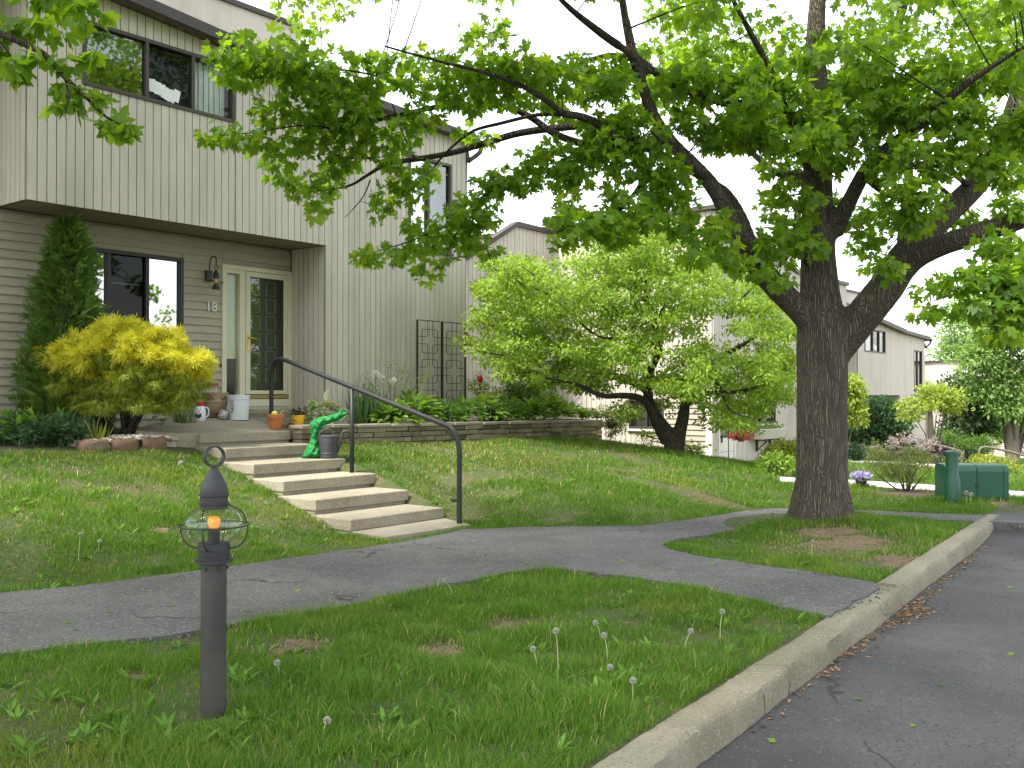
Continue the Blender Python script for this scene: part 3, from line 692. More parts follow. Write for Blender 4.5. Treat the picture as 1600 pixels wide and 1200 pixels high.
# ================================================================== STEPS, LANDING, RAIL
def pz(n): return 1.11 + .11 * max(0, n - 10.83)
st = thing('entrance_steps', (7.8, 9.0, .13), 'flight of worn concrete steps climbing the lawn to the front door', 'steps')
for k in range(1, 7):
    n0 = 7.72 + (k - 1) * .622; sx = .094 * (n0 - 7.75); z = .13 + .163 * k
    m = MB(); x0, x1 = 7.05 + sx, 8.49 + sx
    m.box(x0, x1, n0, n0 + .66, z - .125, z)
    m.box(x0 + .012, x1 - .01, n0 + .035, n0 + .64, z - .30, z - .123)
    o = m.build('step', M['concrete'], st, bevel=.012)
lm = MB(); lm.prism([(7.02, 7.16), (8.27, 7.12), (8.5, 7.72), (7.05, 7.72)], .05, .172); lm.build('bottom_pad', M['concrete'], st, bevel=.01)
plat = [(7.36, 10.9), (8.80, 10.9), (8.86, 11.4), (9.1, 12.15), (10.29, 12.15), (10.29, 12.66), (8.3, 12.66), (7.6, 12.1), (6.95, 11.55), (6.72, 11.28), (6.9, 11.02)]
lm = MB(); lm.prism(plat, .7, lambda x, y: pz(y) - .003); lm.build('landing', M['concrete'], st)
MB().box(9.05, 10.29, 12.28, 12.69, 1.2, 1.385).build('door_step', M['concrete'], st, bevel=.01)
MB().box(9.0, 10.29, 12.18, 12.275, 1.2, 1.33).build('door_step_kerb', M['stone'], st, bevel=.008)
rl = thing('handrail', (8.5, 9.3, .7), 'bent black pipe handrail rising beside the concrete steps', 'handrail')
B0, T0 = Vector((8.25, 7.27, .13)), Vector((8.75, 11.2, pz(11.2)))
dirn = (T0 - B0); dirn.z = 0; Lh = dirn.length; dirn.normalize()
def rp(s, z): q = B0 + dirn * s; return (q.x, q.y, z)
zt, zb = T0.z + 1.03, 1.15
def slope(s): return zb + .05 + (zt - .02 - zb - .05) * s / Lh
path = [rp(0, .13), rp(0, .8), rp(0, .98), rp(.03, 1.10), rp(.12, slope(.12) - .015), rp(.3, slope(.3)), rp(1.2, slope(1.2)), rp(2.2, slope(2.2)), rp(3.2, slope(3.2)), rp(3.55, slope(3.55)), rp(3.78, slope(3.7)), rp(3.93, slope(3.6) - .06), rp(3.98, slope(3.4) - .2), rp(3.985, T0.z + .5), rp(3.985, T0.z)]
MB().tube(spline(path, None, 6), .030, 12).build('rail', M['iron'], rl, shade=True)
s_mid = (Vector((8.52, 9.3, 0)) - Vector((B0.x, B0.y, 0))).length
MB().tube([rp(s_mid, .60), rp(s_mid, slope(s_mid))], .028, 12).build('post', M['iron'], rl, shade=True)
MB().tube([rp(-.0, .42), rp(.11, .42)], .018, 8).build('bracket', M['iron'], rl)

# ================================================================== STONE WALL AND BED
sw = thing('stone_wall', (12, 10.3, .8), 'low dry stone retaining wall of flat stacked stones along the lawn', 'wall')
def wtop(u): return float(np.interp(u, [8.9, 15.7], [1.185, 1.13]))
stn = MB()
def course(p0, p1, zb_f, depth=.22):
    L = math.hypot(p1[0] - p0[0], p1[1] - p0[1]); ux, uy = (p1[0] - p0[0]) / L, (p1[1] - p0[1]) / L; nx, ny = uy, -ux
    for r in range(7):
        s = -random.uniform(0, .2)
        while s < L:
            w = random.uniform(.16, .55); a, b = max(0, s), min(L, s + w - .012); s += w
            if b - a < .05: continue
            cx = p0[0] + ux * a; zt_ = wtop(p0[0] + ux * (a + b) / 2) - .05 - r * .078
            d0 = random.uniform(-.02, .02); h = .070 + random.uniform(-.004, .004)
            c = [(a, d0), (b, d0 + random.uniform(-.012, .012)), (b, -depth), (a, -depth)]
            pts = [(p0[0] + ux * s_ + nx * d, p0[1] + uy * s_ + ny * d) for s_, d in c]
            j = lambda: random.uniform(-.005, .005)
            vs = [(x, y, zt_ - h + j()) for x, y in pts] + [(x, y, zt_ + j()) for x, y in pts]
            stn.add(vs, [(3, 2, 1, 0), (4, 5, 6, 7), (0, 1, 5, 4), (1, 2, 6, 5), (2, 3, 7, 6), (3, 0, 4, 7)])
W0, W1, W2 = (8.80, 10.62), (15.75, 10.28), (16.05, 11.9)
course(W0, W1, None); course(W1, W2, None)
stn.build('stacked_stones', M['stone'], sw, bevel=.008)
bk = MB(); bk.prism([(8.85, 10.72), (15.6, 10.38), (15.7, 11.75), (8.9, 11.75)], .3, 1.08); bk.build('backing', M['soil'], sw)
cp = MB(); u = 8.78
while u < 15.75:
    w = random.uniform(.45, .8); b = min(u + w - .01, 15.8); n0 = 10.62 - .34 * (u - 8.8) / 6.95; z = wtop((u + b) / 2) - .05
    cp.box(u, b, n0 - .035 + random.uniform(-.01, .01), n0 + .26, z + .003, z + .05 + random.uniform(-.006, .006)); u += w
cp.build('capstones', M['cap'], sw, bevel=.008)
# soil of both beds
MB().prism([(8.95, 10.85), (15.6, 10.55), (15.9, 11.86), (13.75, 12.4), (13.75, 11.87), (10.34, 11.87), (10.29, 12.14), (9.12, 12.14), (8.88, 11.4)], .6, lambda x, y: 1.13 + .02 * math.sin(x * 3)).build('right_bed', M['soil'], tri=True)
tag(bpy.data.objects['right_bed'], kind='structure'); bpy.data.objects['right_bed'].name = 'garden_bed'
MB().prism([(.4, 10.9), (5.2, 11.0), (6.6, 11.35), (7.6, 12.15), (8.3, 12.69), (.4, 12.69)], .4, lambda x, y: 1.03 + .12 * min(1, max(0, (y - 11.0) / 1.2))).build('garden_bed', M['soil'], tri=True)
tag(bpy.data.objects['garden_bed.001'], kind='structure')
# red edging stones + pebbles
for i, (x0, x1, y0, y1, lab) in enumerate(((128, 172, 668, 683, 'dull brown edging stone at the left end of the pebble strip'), (176, 216, 676, 691, 'mossy brown edging stone in the middle of the pebble row'), (222, 262, 680, 699, 'reddest sandstone edging block, nearest the concrete steps'))):
    q0, q1 = at_n(x0, (y0 + y1) / 2, 10.75 + .04 * i), at_n(x1, (y0 + y1) / 2 + 3, 10.72 + .04 * i)
    t = MB(); cx_, L_ = (q0.x + q1.x) / 2, (q1.x - q0.x) / 2; t.ball((cx_, 10.80 + .04 * i, 1.0), 1, 16, 10, (1, 1, 1))
    me = t.mesh('edging_stone', True)
    for v in me.vertices:
        d_ = v.co - Vector((cx_, 10.80 + .04 * i, 1.0)); d_ = Vector([math.copysign(abs(c) ** .45, c) for c in d_])
        v.co = Vector((cx_ + d_.x * L_ * 1.02, 10.80 + .04 * i + d_.y * .12, 1.0 + d_.z * .085)) + Vector((math.sin(d_.y * 5 + i), math.sin(d_.x * 4 + i), math.sin(d_.x * 6 + d_.y * 3))) * .012
    for v in me.vertices: v.co += Vector((random.gauss(0, .008), random.gauss(0, .008), random.gauss(0, .008)))
    tag(link('edging_stone', me, M['redstone'], None, (q0.x, 10.7, q0.z - .12)), lab, 'edging stone', 'edging stones along the pebble strip')
pb = MB(); k = 0
while k < 620:
    x, y = random.uniform(118, 285), random.uniform(660, 688)
    u = random.uniform(5.8, 7.05); n = random.uniform(10.84, 11.3)
    z = 1.045 + .04 * random.random() + .02 * math.sin(u * 5)
    if n > 10.95 + .15 * (7.3 - u) + .2: continue
    if u > 6.75 and n > 11.0: continue
    r = random.uniform(.018, .036); pb.ball((u, n, z), r, 7, 5, (random.uniform(.8, 1.4), random.uniform(.8, 1.4), random.uniform(.5, .8))); k += 1
MB().box(5.75, 7.05, 10.92, 11.3, .8, 1.04).build('gravel_bed', M['pebble']); tag(bpy.data.objects['gravel_bed'], kind='structure')
tag(pb.build('gravel', M['pebble'], shade=True), kind='stuff')
# ================================================================== TREES
def px_path(rows): return [at_d(x, y, d) for x, y, d, r in rows], [r for *_, r in rows]
def limb(mb, rows, seg=10, k=5):
    P, R = px_path(rows); P, R = spline(P, R, k); mb.tube(P, R, seg)
    return P, R
def remeshed(mb, name, mat, parent, voxel, smooth_it=3):
    """joins limb tubes into one continuous bark surface"""
    me = mb.mesh(name); o = bpy.data.objects.new(name + '_tmp', me); COL.objects.link(o)
    r = o.modifiers.new('r', 'REMESH'); r.mode = 'VOXEL'; r.voxel_size = voxel
    s = o.modifiers.new('s', 'SMOOTH'); s.iterations = smooth_it; s.factor = .5
    dg = bpy.context.evaluated_depsgraph_get(); m2 = bpy.data.meshes.new_from_object(o.evaluated_get(dg))
    bpy.data.objects.remove(o); m2.materials.clear(); m2.shade_smooth(); m2.name = name
    return link(name, m2, mat, parent)
mt = thing('maple_tree', (TREE.x, TREE.y, float(gz(TREE.x, TREE.y)) - .05), 'big maple with forked dark trunk standing on the kerbside lawn', 'tree')
D0 = 10.9
tr = MB()
trunk_rows = [(1283, 842, D0, .37), (1283, 828, D0, .335), (1283, 805, D0, .305), (1283, 760, D0, .285), (1284, 700, D0, .275), (1284, 640, D0, .273), (1285, 590, D0, .275), (1284, 540, D0, .275), (1283, 490, D0, .245), (1281, 450, D0, .212),
              (1279, 400, D0, .19), (1279, 350, D0, .18), (1278, 290, D0, .165), (1281, 230, D0, .152), (1280, 170, D0, .138), (1276, 100, D0 + .1, .12), (1278, 20, D0 + .2, .10), (1288, -90, D0 + .3, .075), (1300, -220, D0 + .4, .05)]
limb(tr, trunk_rows, 16)
for i in range(7):                       # root flare
    a = i * .9 + .3; b = TREE + Vector((0, 0, .12)); e = Vector((math.cos(a), math.sin(a), 0))
    tr.tube([b + e * .15 + Vector((0, 0, .36)), b + e * .25 + Vector((0, 0, .08)), b + e * .34 + Vector((0, 0, -.08))], [.15, .11, .08], 8)
LIMBS = []
def L(rows, big=True): LIMBS.append((rows, big))
L([(1296, 568, D0, .15), (1320, 533, D0 - .05, .175), (1352, 490, D0 - .1, .195), (1388, 445, D0 - .15, .19), (1412, 405, D0 - .2, .175), (1440, 372, D0 - .25, .155), (1478, 335, D0 - .2, .14), (1520, 295, D0 - .1, .13), (1552, 255, D0, .122), (1575, 210, D0 + .1, .115), (1590, 160, D0 + .2, .105), (1612, 90, D0 + .3, .09), (1640, -20, D0 + .4, .07)])
L([(1395, 440, D0 - .15, .15), (1428, 405, D0 - .35, .13), (1470, 384, D0 - .6, .115), (1525, 366, D0 - .9, .11), (1590, 345, D0 - 1.2, .10), (1680, 310, D0 - 1.5, .08), (1790, 270, D0 - 1.8, .06)])
L([(1398, 440, D0 - .1, .12), (1412, 395, D0 + .1, .09), (1415, 345, D0 + .3, .075), (1422, 280, D0 + .5, .06), (1410, 200, D0 + .7, .05)])
L([(1276, 520, D0, .14), (1250, 485, D0 - .1, .138), (1215, 450, D0 - .2, .135), (1180, 410, D0 - .3, .125), (1158, 378, D0 - .4, .11), (1138, 335, D0 - .5, .092), (1115, 292, D0 - .6, .085), (1085, 258, D0 - .7, .08), (1050, 222, D0 - .8, .072), (1022, 180, D0 - .9, .066), (1004, 130, D0 - 1.0, .06), (990, 85, D0 - 1.1, .055), (975, 10, D0 - 1.2, .045), (960, -90, D0 - 1.3, .04)])
L([(1178, 400, D0 - .3, .08), (1165, 350, D0 - .15, .062), (1140, 305, D0 - .2, .055), (1112, 285, D0 - .55, .055)])
L([(1305, 365, D0, .10), (1335, 300, D0 - .3, .085), (1362, 255, D0 - .5, .078), (1400, 222, D0 - .7, .07), (1432, 200, D0 - .9, .06), (1462, 172, D0 - 1.1, .05)])
L([(1278, 215, D0, .09), (1252, 190, D0 - .1, .075), (1215, 170, D0 - .3, .066), (1154, 162, D0 - .5, .06), (1090, 145, D0 - .7, .054), (1040, 122, D0 - .9, .05), (1000, 92, D0 - 1.1, .045), (940, 50, D0 - 1.4, .04)])
L([(1268, 258, D0, .06), (1246, 235, D0 - .2, .052), (1236, 195, D0 - .3, .048), (1222, 150, D0 - .4, .045), (1205, 105, D0 - .4, .04), (1180, 60, D0 - .5, .035)])
L([(1262, 285, D0, .07), (1240, 275, D0 + .2, .058), (1212, 268, D0 + .4, .048), (1190, 250, D0 + .6, .04)])
L([(1285, 150, D0, .09), (1330, 120, D0 + .2, .08), (1372, 110, D0 + .4, .075), (1392, 80, D0 + .5, .07), (1410, 20, D0 + .6, .06), (1440, -90, D0 + .8, .045)])
THIN = [
 [(1100, 272, D0 - .65, .06), (1052, 252, D0 - .9, .05), (1010, 228, D0 - 1.1, .045), (968, 218, D0 - 1.3, .042), (924, 186, D0 - 1.5, .038), (880, 176, D0 - 1.7, .034)],
 [(1005, 240, D0 - 1.05, .042), (960, 230, D0 - 1.0, .04), (905, 222, D0 - 1.0, .038), (862, 205, D0 - 1.0, .036), (826, 180, D0 - 1.0, .034), (780, 164, D0 - 1.05, .031), (702, 163, D0 - 1.1, .028), (621, 179, D0 - 1.2, .023), (576, 187, D0 - 1.2, .018), (500, 185, D0 - 1.3, .012)],
 [(930, 196, D0 - 1.0, .036), (898, 196, D0 - .9, .04), (816, 206, D0 - .8, .037), (760, 222, D0 - .8, .034), (709, 237, D0 - .8, .031), (655, 247, D0 - .8, .028), (605, 255, D0 - .8, .023), (575, 272, D0 - .8, .017), (540, 291, D0 - .8, .013), (470, 300, D0 - .9, .008)],
 [(885, 178, D0 - 1.2, .022), (840, 178, D0 - 1.1, .02), (780, 192, D0 - 1.0, .018), (740, 203, D0 - 1.0, .016), (710, 225, D0 - .9, .014), (690, 245, D0 - .9, .011), (665, 275, D0 - .85, .009), (625, 310, D0 - .8, .006)],
 [(968, 220, D0 - 1.3, .034), (920, 232, D0 - 1.2, .028), (865, 236, D0 - 1.1, .024), (830, 255, D0 - 1.1, .021), (806, 273, D0 - 1.0, .02), (775, 292, D0 - 1.0, .018), (748, 312, D0 - 1.0, .016), (718, 340, D0 - .9, .013), (680, 360, D0 - .9, .01), (630, 380, D0 - .9, .007), (580, 395, D0 - .9, .005)],
 [(735, 325, D0 - .95, .009), (715, 360, D0 - .95, .007), (700, 395, D0 - .95, .005), (690, 420, D0 - .95, .004)],
 [(605, 255, D0 - .8, .018), (570, 245, D0 - .9, .014), (535, 245, D0 - 1.0, .011), (490, 222, D0 - 1.1, .008), (440, 210, D0 - 1.2, .006)],
 [(648, 247, D0 - .8, .012), (632, 215, D0 - .9, .01), (622, 190, D0 - 1.0, .008), (612, 160, D0 - 1.1, .006)],
 [(578, 280, D0 - .8, .008), (568, 305, D0 - .8, .006), (552, 325, D0 - .8, .005), (538, 340, D0 - .8, .003)],
 [(702, 163, D0 - 1.1, .018), (650, 140, D0 - 1.2, .014), (600, 120, D0 - 1.3, .011), (520, 105, D0 - 1.4, .008), (430, 100, D0 - 1.5, .006), (370, 110, D0 - 1.6, .004)],
 [(520, 200, D0 - 1.3, .010), (470, 195, D0 - 1.4, .008), (400, 205, D0 - 1.5, .006), (335, 212, D0 - 1.6, .004)],
 [(1040, 215, D0 - .85, .03), (1000, 290, D0 - 1.2, .022), (960, 330, D0 - 1.5, .016), (905, 350, D0 - 1.7, .011), (870, 362, D0 - 1.8, .007)],
 [(1165, 390, D0 - .35, .03), (1135, 375, D0 - .8, .022), (1105, 375, D0 - 1.2, .015), (1085, 395, D0 - 1.5, .009)],
 [(1268, 420, D0, .03), (1250, 400, D0 - .3, .02), (1225, 385, D0 - .6, .014), (1195, 380, D0 - .8, .008)],
 [(1590, 345, D0 - 1.2, .04), (1560, 420, D0 - 1.6, .025), (1552, 470, D0 - 1.8, .018), (1558, 520, D0 - 1.9, .01)],
 [(1556, 440, D0 - 1.7, .016), (1580, 450, D0 - 1.8, .012), (1640, 462, D0 - 1.9, .008)],
 [(1548, 440, D0 - 1.65, .013), (1500, 450, D0 - 1.7, .009), (1460, 470, D0 - 1.7, .006)],
 [(880, 176, D0 - 1.7, .03), (830, 140, D0 - 1.9, .024), (770, 115, D0 - 2.1, .018), (690, 95, D0 - 2.3, .012), (600, 70, D0 - 2.4, .008)],
 [(990, 90, D0 - 1.1, .035), (950, 85, D0 - .9, .028), (900, 100, D0 - .7, .022), (850, 120, D0 - .5, .015)],
 [(1350, 275, D0 - .45, .03), (1380, 300, D0 - .7, .022), (1410, 310, D0 - 1.0, .015), (1440, 300, D0 - 1.2, .01)],
 [(1520, 295, D0 - .1, .035), (1490, 270, D0 - .5, .026), (1450, 255, D0 - .9, .018), (1420, 262, D0 - 1.2, .01)],
 [(1500, 320, D0 - .1, .03), (1460, 285, D0 + .4, .022), (1420, 285, D0 + .8, .015)],
]
tips = []
for rows, big in LIMBS:
    P, R = limb(tr, rows, 12); tips += [(p, r) for p, r in zip(P, R)]
remeshed(tr, 'trunk', M['bark'], mt, .034, 3)
br = MB()
for rows, big in LIMBS:                   # every limb runs out into a thin bent branch
    p1, p0 = at_d(*rows[-1][:3]), at_d(*rows[-2][:3]); r1 = rows[-1][3]; d_ = (p1 - p0).normalized(); s_ = Vector((random.gauss(0, .3), random.gauss(0, .3), random.uniform(-.1, .3)))
    P_, R_ = spline([p0.lerp(p1, .55), p1, p1 + d_ * .45 + s_ * .12, p1 + d_ * .85 + s_ * .45, p1 + d_ * 1.15 + s_ * .9], [r1 * 1.02, r1 * .95, r1 * .66, r1 * .38, r1 * .14], 5); br.tube(P_, R_, 9); tips += list(zip(P_, R_))
for rows in THIN:
    P, R = limb(br, rows, 7); tips += list(zip(P, R))
# foliage clusters: pixel centre, radii, depth offset
CL = [
 (375, 108, 48, 30, -1.6), (430, 100, 50, 34, -1.5), (480, 112, 46, 34, -1.5), (535, 112, 48, 38, -1.3), (585, 112, 42, 32, -1.3), (350, 95, 26, 14, -1.6), (640, 92, 48, 20, -1.3), (410, 82, 90, 26, -1.8),
 (335, 208, 28, 16, -1.6), (365, 212, 34, 20, -1.6), (400, 214, 34, 18, -1.5), (425, 172, 36, 28, -1.4), (470, 165, 40, 34, -1.4), (520, 165, 42, 40, -1.3), (565, 165, 34, 34, -1.3), (495, 208, 46, 34, -1.2), (550, 214, 42, 34, -1.1), (460, 232, 40, 24, -1.2),
 (440, 278, 24, 22, -.9), (470, 288, 34, 22, -.9), (510, 286, 30, 24, -.9), (495, 318, 22, 24, -.9), (528, 262, 26, 20, -.9), (420, 245, 30, 18, -1.1), (540, 245, 26, 22, -1.0),
 (600, 222, 34, 26, -1.0), (630, 200, 34, 28, -1.1), (660, 180, 36, 26, -1.2), (615, 245, 22, 18, -.9), (640, 282, 34, 24, -.8), (606, 306, 30, 26, -.8), (648, 306, 30, 20, -.8), (590, 332, 20, 16, -.8), (672, 262, 24, 16, -.8),
 (565, 402, 22, 14, -.9), (598, 398, 30, 16, -.9), (634, 388, 32, 20, -.9), (668, 372, 34, 24, -.9), (700, 355, 34, 26, -.95), (690, 402, 26, 16, -.95), (668, 424, 24, 18, -.95), (640, 352, 28, 14, -.9), (724, 332, 30, 26, -1.0), (735, 372, 24, 24, -.9), (757, 390, 26, 14, -.9),
 (756, 300, 28, 24, -1.0), (786, 282, 26, 24, -1.05), (770, 335, 16, 16, -1.0), (745, 345, 18, 22, -1.0),
 (720, 120, 44, 26, -1.6), (768, 112, 48, 30, -1.8), (820, 105, 46, 28, -1.9), (868, 118, 40, 26, -1.5), (735, 160, 38, 18, -1.3), (790, 150, 40, 18, -1.4), (845, 150, 34, 18, -1.3), (905, 105, 34, 22, -1.0), (690, 100, 36, 16, -1.9), (960, 110, 34, 26, -1.0), (925, 140, 36, 22, -1.2),
 (722, 205, 20, 10, -.9), (752, 216, 24, 10, -.8), (835, 250, 26, 20, -1.1), (822, 280, 24, 26, -1.05), (868, 245, 34, 28, -1.3), (905, 262, 36, 30, -1.4), (880, 285, 24, 18, -1.2), (940, 230, 40, 28, -1.4), (980, 250, 40, 36, -1.2), (930, 195, 34, 18, -1.3), (985, 190, 34, 26, -1.2), (1020, 215, 26, 30, -1.3),
 (890, 320, 20, 22, -1.5), (905, 355, 36, 22, -1.8), (950, 350, 40, 26, -1.7), (995, 335, 38, 28, -1.5), (1025, 300, 30, 34, -1.2), (960, 310, 28, 20, -1.4), (880, 376, 22, 14, -1.8), (965, 372, 34, 14, -1.7), (1060, 290, 30, 26, -1.0), (1040, 262, 34, 26, -1.3), (870, 340, 16, 16, -1.8),
 (1100, 372, 34, 28, -1.4), (1085, 400, 24, 20, -1.6), (1125, 350, 26, 24, -1.1), (1140, 395, 20, 22, -1.4), (1155, 415, 18, 16, -.9),
 (1055, 130, 36, 26, -1.0), (1110, 135, 34, 28, -.7), (1080, 190, 34, 24, -.9), (1120, 215, 34, 24, -.8), (1155, 140, 36, 28, -.6), (1190, 190, 36, 30, -.7), (1160, 220, 34, 18, -.6), (1200, 120, 40, 34, -.4), (1225, 220, 30, 30, -.4), (1240, 150, 34, 40, -.5), (1210, 262, 24, 20, .3), (1230, 300, 28, 24, -.1), (1240, 262, 22, 20, .3),
 (1205, 320, 22, 24, .3), (1232, 370, 40, 26, -.7), (1200, 378, 22, 24, -.8), (1262, 385, 32, 24, -.5), (1222, 408, 26, 18, -.7), (1245, 342, 34, 20, -.4), (1265, 310, 26, 20, -.5), (1300, 320, 24, 24, .5), (1335, 345, 26, 24, .6), (1365, 330, 28, 24, .7), (1350, 385, 24, 20, .8), (1375, 365, 24, 24, .8), (1390, 420, 26, 20, -.8), (1365, 412, 18, 18, .9),
 (1310, 240, 34, 34, -.6), (1300, 180, 40, 34, -.6), (1345, 200, 36, 34, -.7), (1390, 170, 40, 36, -.9), (1440, 160, 42, 36, -1.1), (1340, 130, 42, 34, -.3), (1400, 120, 40, 30, -.4), (1460, 110, 46, 34, -.6), (1520, 120, 46, 40, -.6), (1575, 110, 44, 40, -.5), (1490, 180, 44, 34, -.9), (1540, 190, 34, 36, -.9),
 (1430, 235, 40, 26, -1.1), (1385, 260, 34, 24, -.8), (1420, 290, 40, 26, -1.1), (1475, 255, 36, 28, -1.0), (1450, 320, 34, 22, -1.1), (1400, 325, 30, 22, -.9), (1500, 225, 34, 28, -1.0), (1525, 255, 30, 26, -.9), (1430, 350, 30, 18, -1.0), (1490, 345, 30, 18, .6),
 (1570, 270, 36, 34, -1.0), (1590, 320, 34, 28, -1.3), (1560, 380, 40, 22, -1.4), (1600, 400, 40, 26, -1.6), (1530, 345, 34, 18, .4), (1590, 215, 34, 30, -.8),
 (1455, 452, 26, 12, -1.7), (1500, 440, 36, 20, -1.7), (1540, 430, 36, 24, -1.7), (1580, 440, 40, 28, -1.8), (1450, 490, 28, 11, -1.7), (1486, 484, 20, 10, -1.7), (1540, 480, 32, 24, -1.8), (1590, 490, 36, 26, -1.9), (1570, 520, 36, 20, -1.9), (1620, 460, 40, 40, -1.9),
]
random.seed(23)
for _i in range(58):
    _x, _y = random.uniform(860, 1620), random.uniform(66, 240)
    if 1125 < _x < 1185 and _y > 225: continue
    CL.append((_x, _y, random.uniform(24, 42), random.uniform(16, 28), random.uniform(-1.6, 1.2)))
CL += [(1052, 352, 30, 18, -1.3), (1015, 345, 26, 16, -1.5), (1188, 428, 22, 14, -.9), (1222, 440, 20, 12, -.7), (1072, 325, 24, 18, -1.1), (700, 140, 40, 20, -1.4), (640, 130, 34, 18, -1.5), (560, 190, 40, 22, -1.3)]
def clusters_to_leaves(cl, base_d, size, dens, flat=.75):
    Ps, Os = [], []
    for x, y, rx, ry, dd in cl:
        d = base_d + dd; c = np.array(at_d(x, y, d)); s = d / FPX
        n = max(6, int(rx * ry * math.pi / 130 * dens * (1 if x > 720 or dd == 9 else .62)))
        q = in_ball(n, .42); k = np.array([CC, -SS, 0]); f = np.array([SS, CC, 0])
        off = q[:, :1] * rx * s * k + q[:, 1:2] * max(rx * .9, .28 / s) * s * f + q[:, 2:3] * ry * s * np.array([0, 0, 1])
        Ps.append(c + off); Os.append(unit(off + 1e-6))
    return np.concatenate(Ps), np.concatenate(Os)
P1, O1 = clusters_to_leaves(CL, D0, .13, 4.8)
# crown above and around the frame
CU_ = []
for i in range(185):
    x = random.uniform(380, 2000); y = random.uniform(-420, 66) if x < 1660 else random.uniform(-420, 430)
    lim = 66 - (abs(x - 1250) / 900) ** 2 * 160
    if y < -420 + (abs(x - 1250) / 800) ** 2 * 300: continue
    if x < 1000 and random.random() < .35: continue
    CU_.append((x, y, random.uniform(40, 62), random.uniform(24, 38), random.uniform(-2.6, 2.6)))
P2, O2 = clusters_to_leaves(CU_, D0, .13, 2.0)
P3s, O3s = [], []
for i in range(120):                    # upper crown round the leader, and the far side
    a = random.uniform(0, 6.28); r = random.uniform(.6, 4.2); z = random.uniform(4.6, 9.6); r *= min(1, (10.6 - z) / 3.2)
    c = np.array([TREE.x + r * math.cos(a), TREE.y + r * math.sin(a), z]); px_d = c[0] * SS + c[1] * CC; py = HZ - (z - EYE) / px_d * FPX
    if py > 60 or c[1] > TREE.y + .8: continue
    q = in_ball(75, .5) * np.array([.5, .5, .26]); P3s.append(c + q); O3s.append(unit(q))
P = np.concatenate([P1, P2] + P3s); O = np.concatenate([O1, O2] + O3s)
D, N = droop_dirs(len(P), O * .6, .55, .7, .55, .65)
leaves('crown', M['maple'], mt, 'maple', P, rng.uniform(.055, .112, len(P)), D, N)
T = np.array([list(p) for p, r in tips]); TR = np.array([r for p, r in tips])
for x, y, rx, ry, dd in CL + CU_:        # a twig from each cluster to the nearest limb
    c = np.array(at_d(x, y, D0 + dd)); j = int(np.argmin(((T - c) ** 2).sum(1)))
    p = T[j]; Lq = np.linalg.norm(c - p)
    if .12 < Lq < 2.2:
        m = (c + p) / 2 + rng.normal(size=3) * .06 * Lq + np.array([0, 0, .06 * Lq]); r0 = min(TR[j] * .6, .004 + .006 * Lq)
        br.tube(spline([p, m, c], [r0, r0 * .75, r0 * .4], 4)[0], np.linspace(r0, r0 * .4, 9), 5)
br.build('branchwork', M['bark2'], mt, shade=True)

# second maple: trunk outside the frame, its branch hangs into the top left corner
m2 = thing('maple_tree', (-1.5, 4.2, float(gz(-1.5, 4.2)) - .05), 'hanging branch of another maple reaching into the upper left corner', 'tree')
b = Vector((-1.5, 4.2, float(gz(-1.5, 4.2)) - .1)); t2 = MB()
t2.tube(spline([b, b + Vector((0, 0, 1.2)), b + Vector((.1, 0, 2.6)), b + Vector((.2, -.1, 4.2)), b + Vector((.3, .1, 7))], [.3, .24, .2, .15, .05], 5)[0], np.linspace(.3, .05, 21), 12)
LB = [[tuple(b + Vector((.15, 0, 2.8))), at_d(-120, 20, 6.9), at_d(-20, 45, 6.85), at_d(62, 80, 6.8), at_d(98, 118, 6.8), at_d(130, 148, 6.8), at_d(165, 182, 6.8), at_d(196, 196, 6.8)],
      [at_d(62, 80, 6.8), at_d(56, 92, 6.8), at_d(44, 98, 6.8)], [at_d(98, 118, 6.8), at_d(105, 150, 6.75), at_d(100, 175, 6.7)], [at_d(-20, 45, 6.85), at_d(10, 80, 6.9), at_d(20, 105, 6.9)]]
for k, rr in enumerate(LB):
    t2.tube(spline(rr, None, 5), np.linspace(.035 if k == 0 else .008, .005, (len(rr) - 1) * 5 + 1), 7)
t2.build('trunk', M['bark2'], m2, shade=True)
CL2 = [(8, 96, 18, 13, 0), (30, 104, 16, 10, 0), (14, 118, 12, 8, 0), (78, 92, 16, 12, 0), (104, 96, 16, 10, 0), (92, 140, 20, 17, 0), (112, 132, 18, 13, 0), (86, 165, 12, 12, 0), (130, 146, 16, 12, 0), (112, 164, 13, 9, 0), (150, 150, 10, 9, 0), (160, 188, 13, 10, 0), (186, 194, 18, 12, 0), (200, 200, 11, 10, 0), (176, 204, 12, 8, 0), (140, 84, 10, 6, 0), (50, 86, 14, 8, 0),
       (-30, 60, 40, 26, .2), (20, 40, 36, 22, .3), (80, 40, 34, 18, .2), (-90, 110, 40, 40, .4), (-60, 0, 60, 30, .6), (60, -10, 60, 26, .8), (130, 20, 40, 22, .6)]
Pa, Oa = [], []
for x, y, rx, ry, dd in CL2:
    c = np.array(at_d(x, y, 6.8 + dd)); s = 6.8 / FPX; n = max(6, int(rx * ry * math.pi / 260 * 2.6)); q = in_ball(n, .5)
    off = q * np.array([rx * s, rx * s * .9, ry * s]); Pa.append(c + off); Oa.append(unit(off))
for i in range(470):  # unseen crown clusters, added out of frame to shade the front lawn
    a = random.uniform(0, 6.28); r = 5.6 * math.sqrt(random.random()); z = random.uniform(5.2, 8.6)
    c = np.array([2.0 + r * math.cos(a), 5.2 + r * math.sin(a) * .75, z]); dd = c[0] * SS + c[1] * CC; xx = c[0] * CC - c[1] * SS
    if dd > .3 and 800 + xx / dd * FPX > -130 and HZ - (z - EYE) / dd * FPX > -170: continue
    q = in_ball(60, .5) * np.array([.55, .55, .28]); Pa.append(c + q); Oa.append(unit(q))
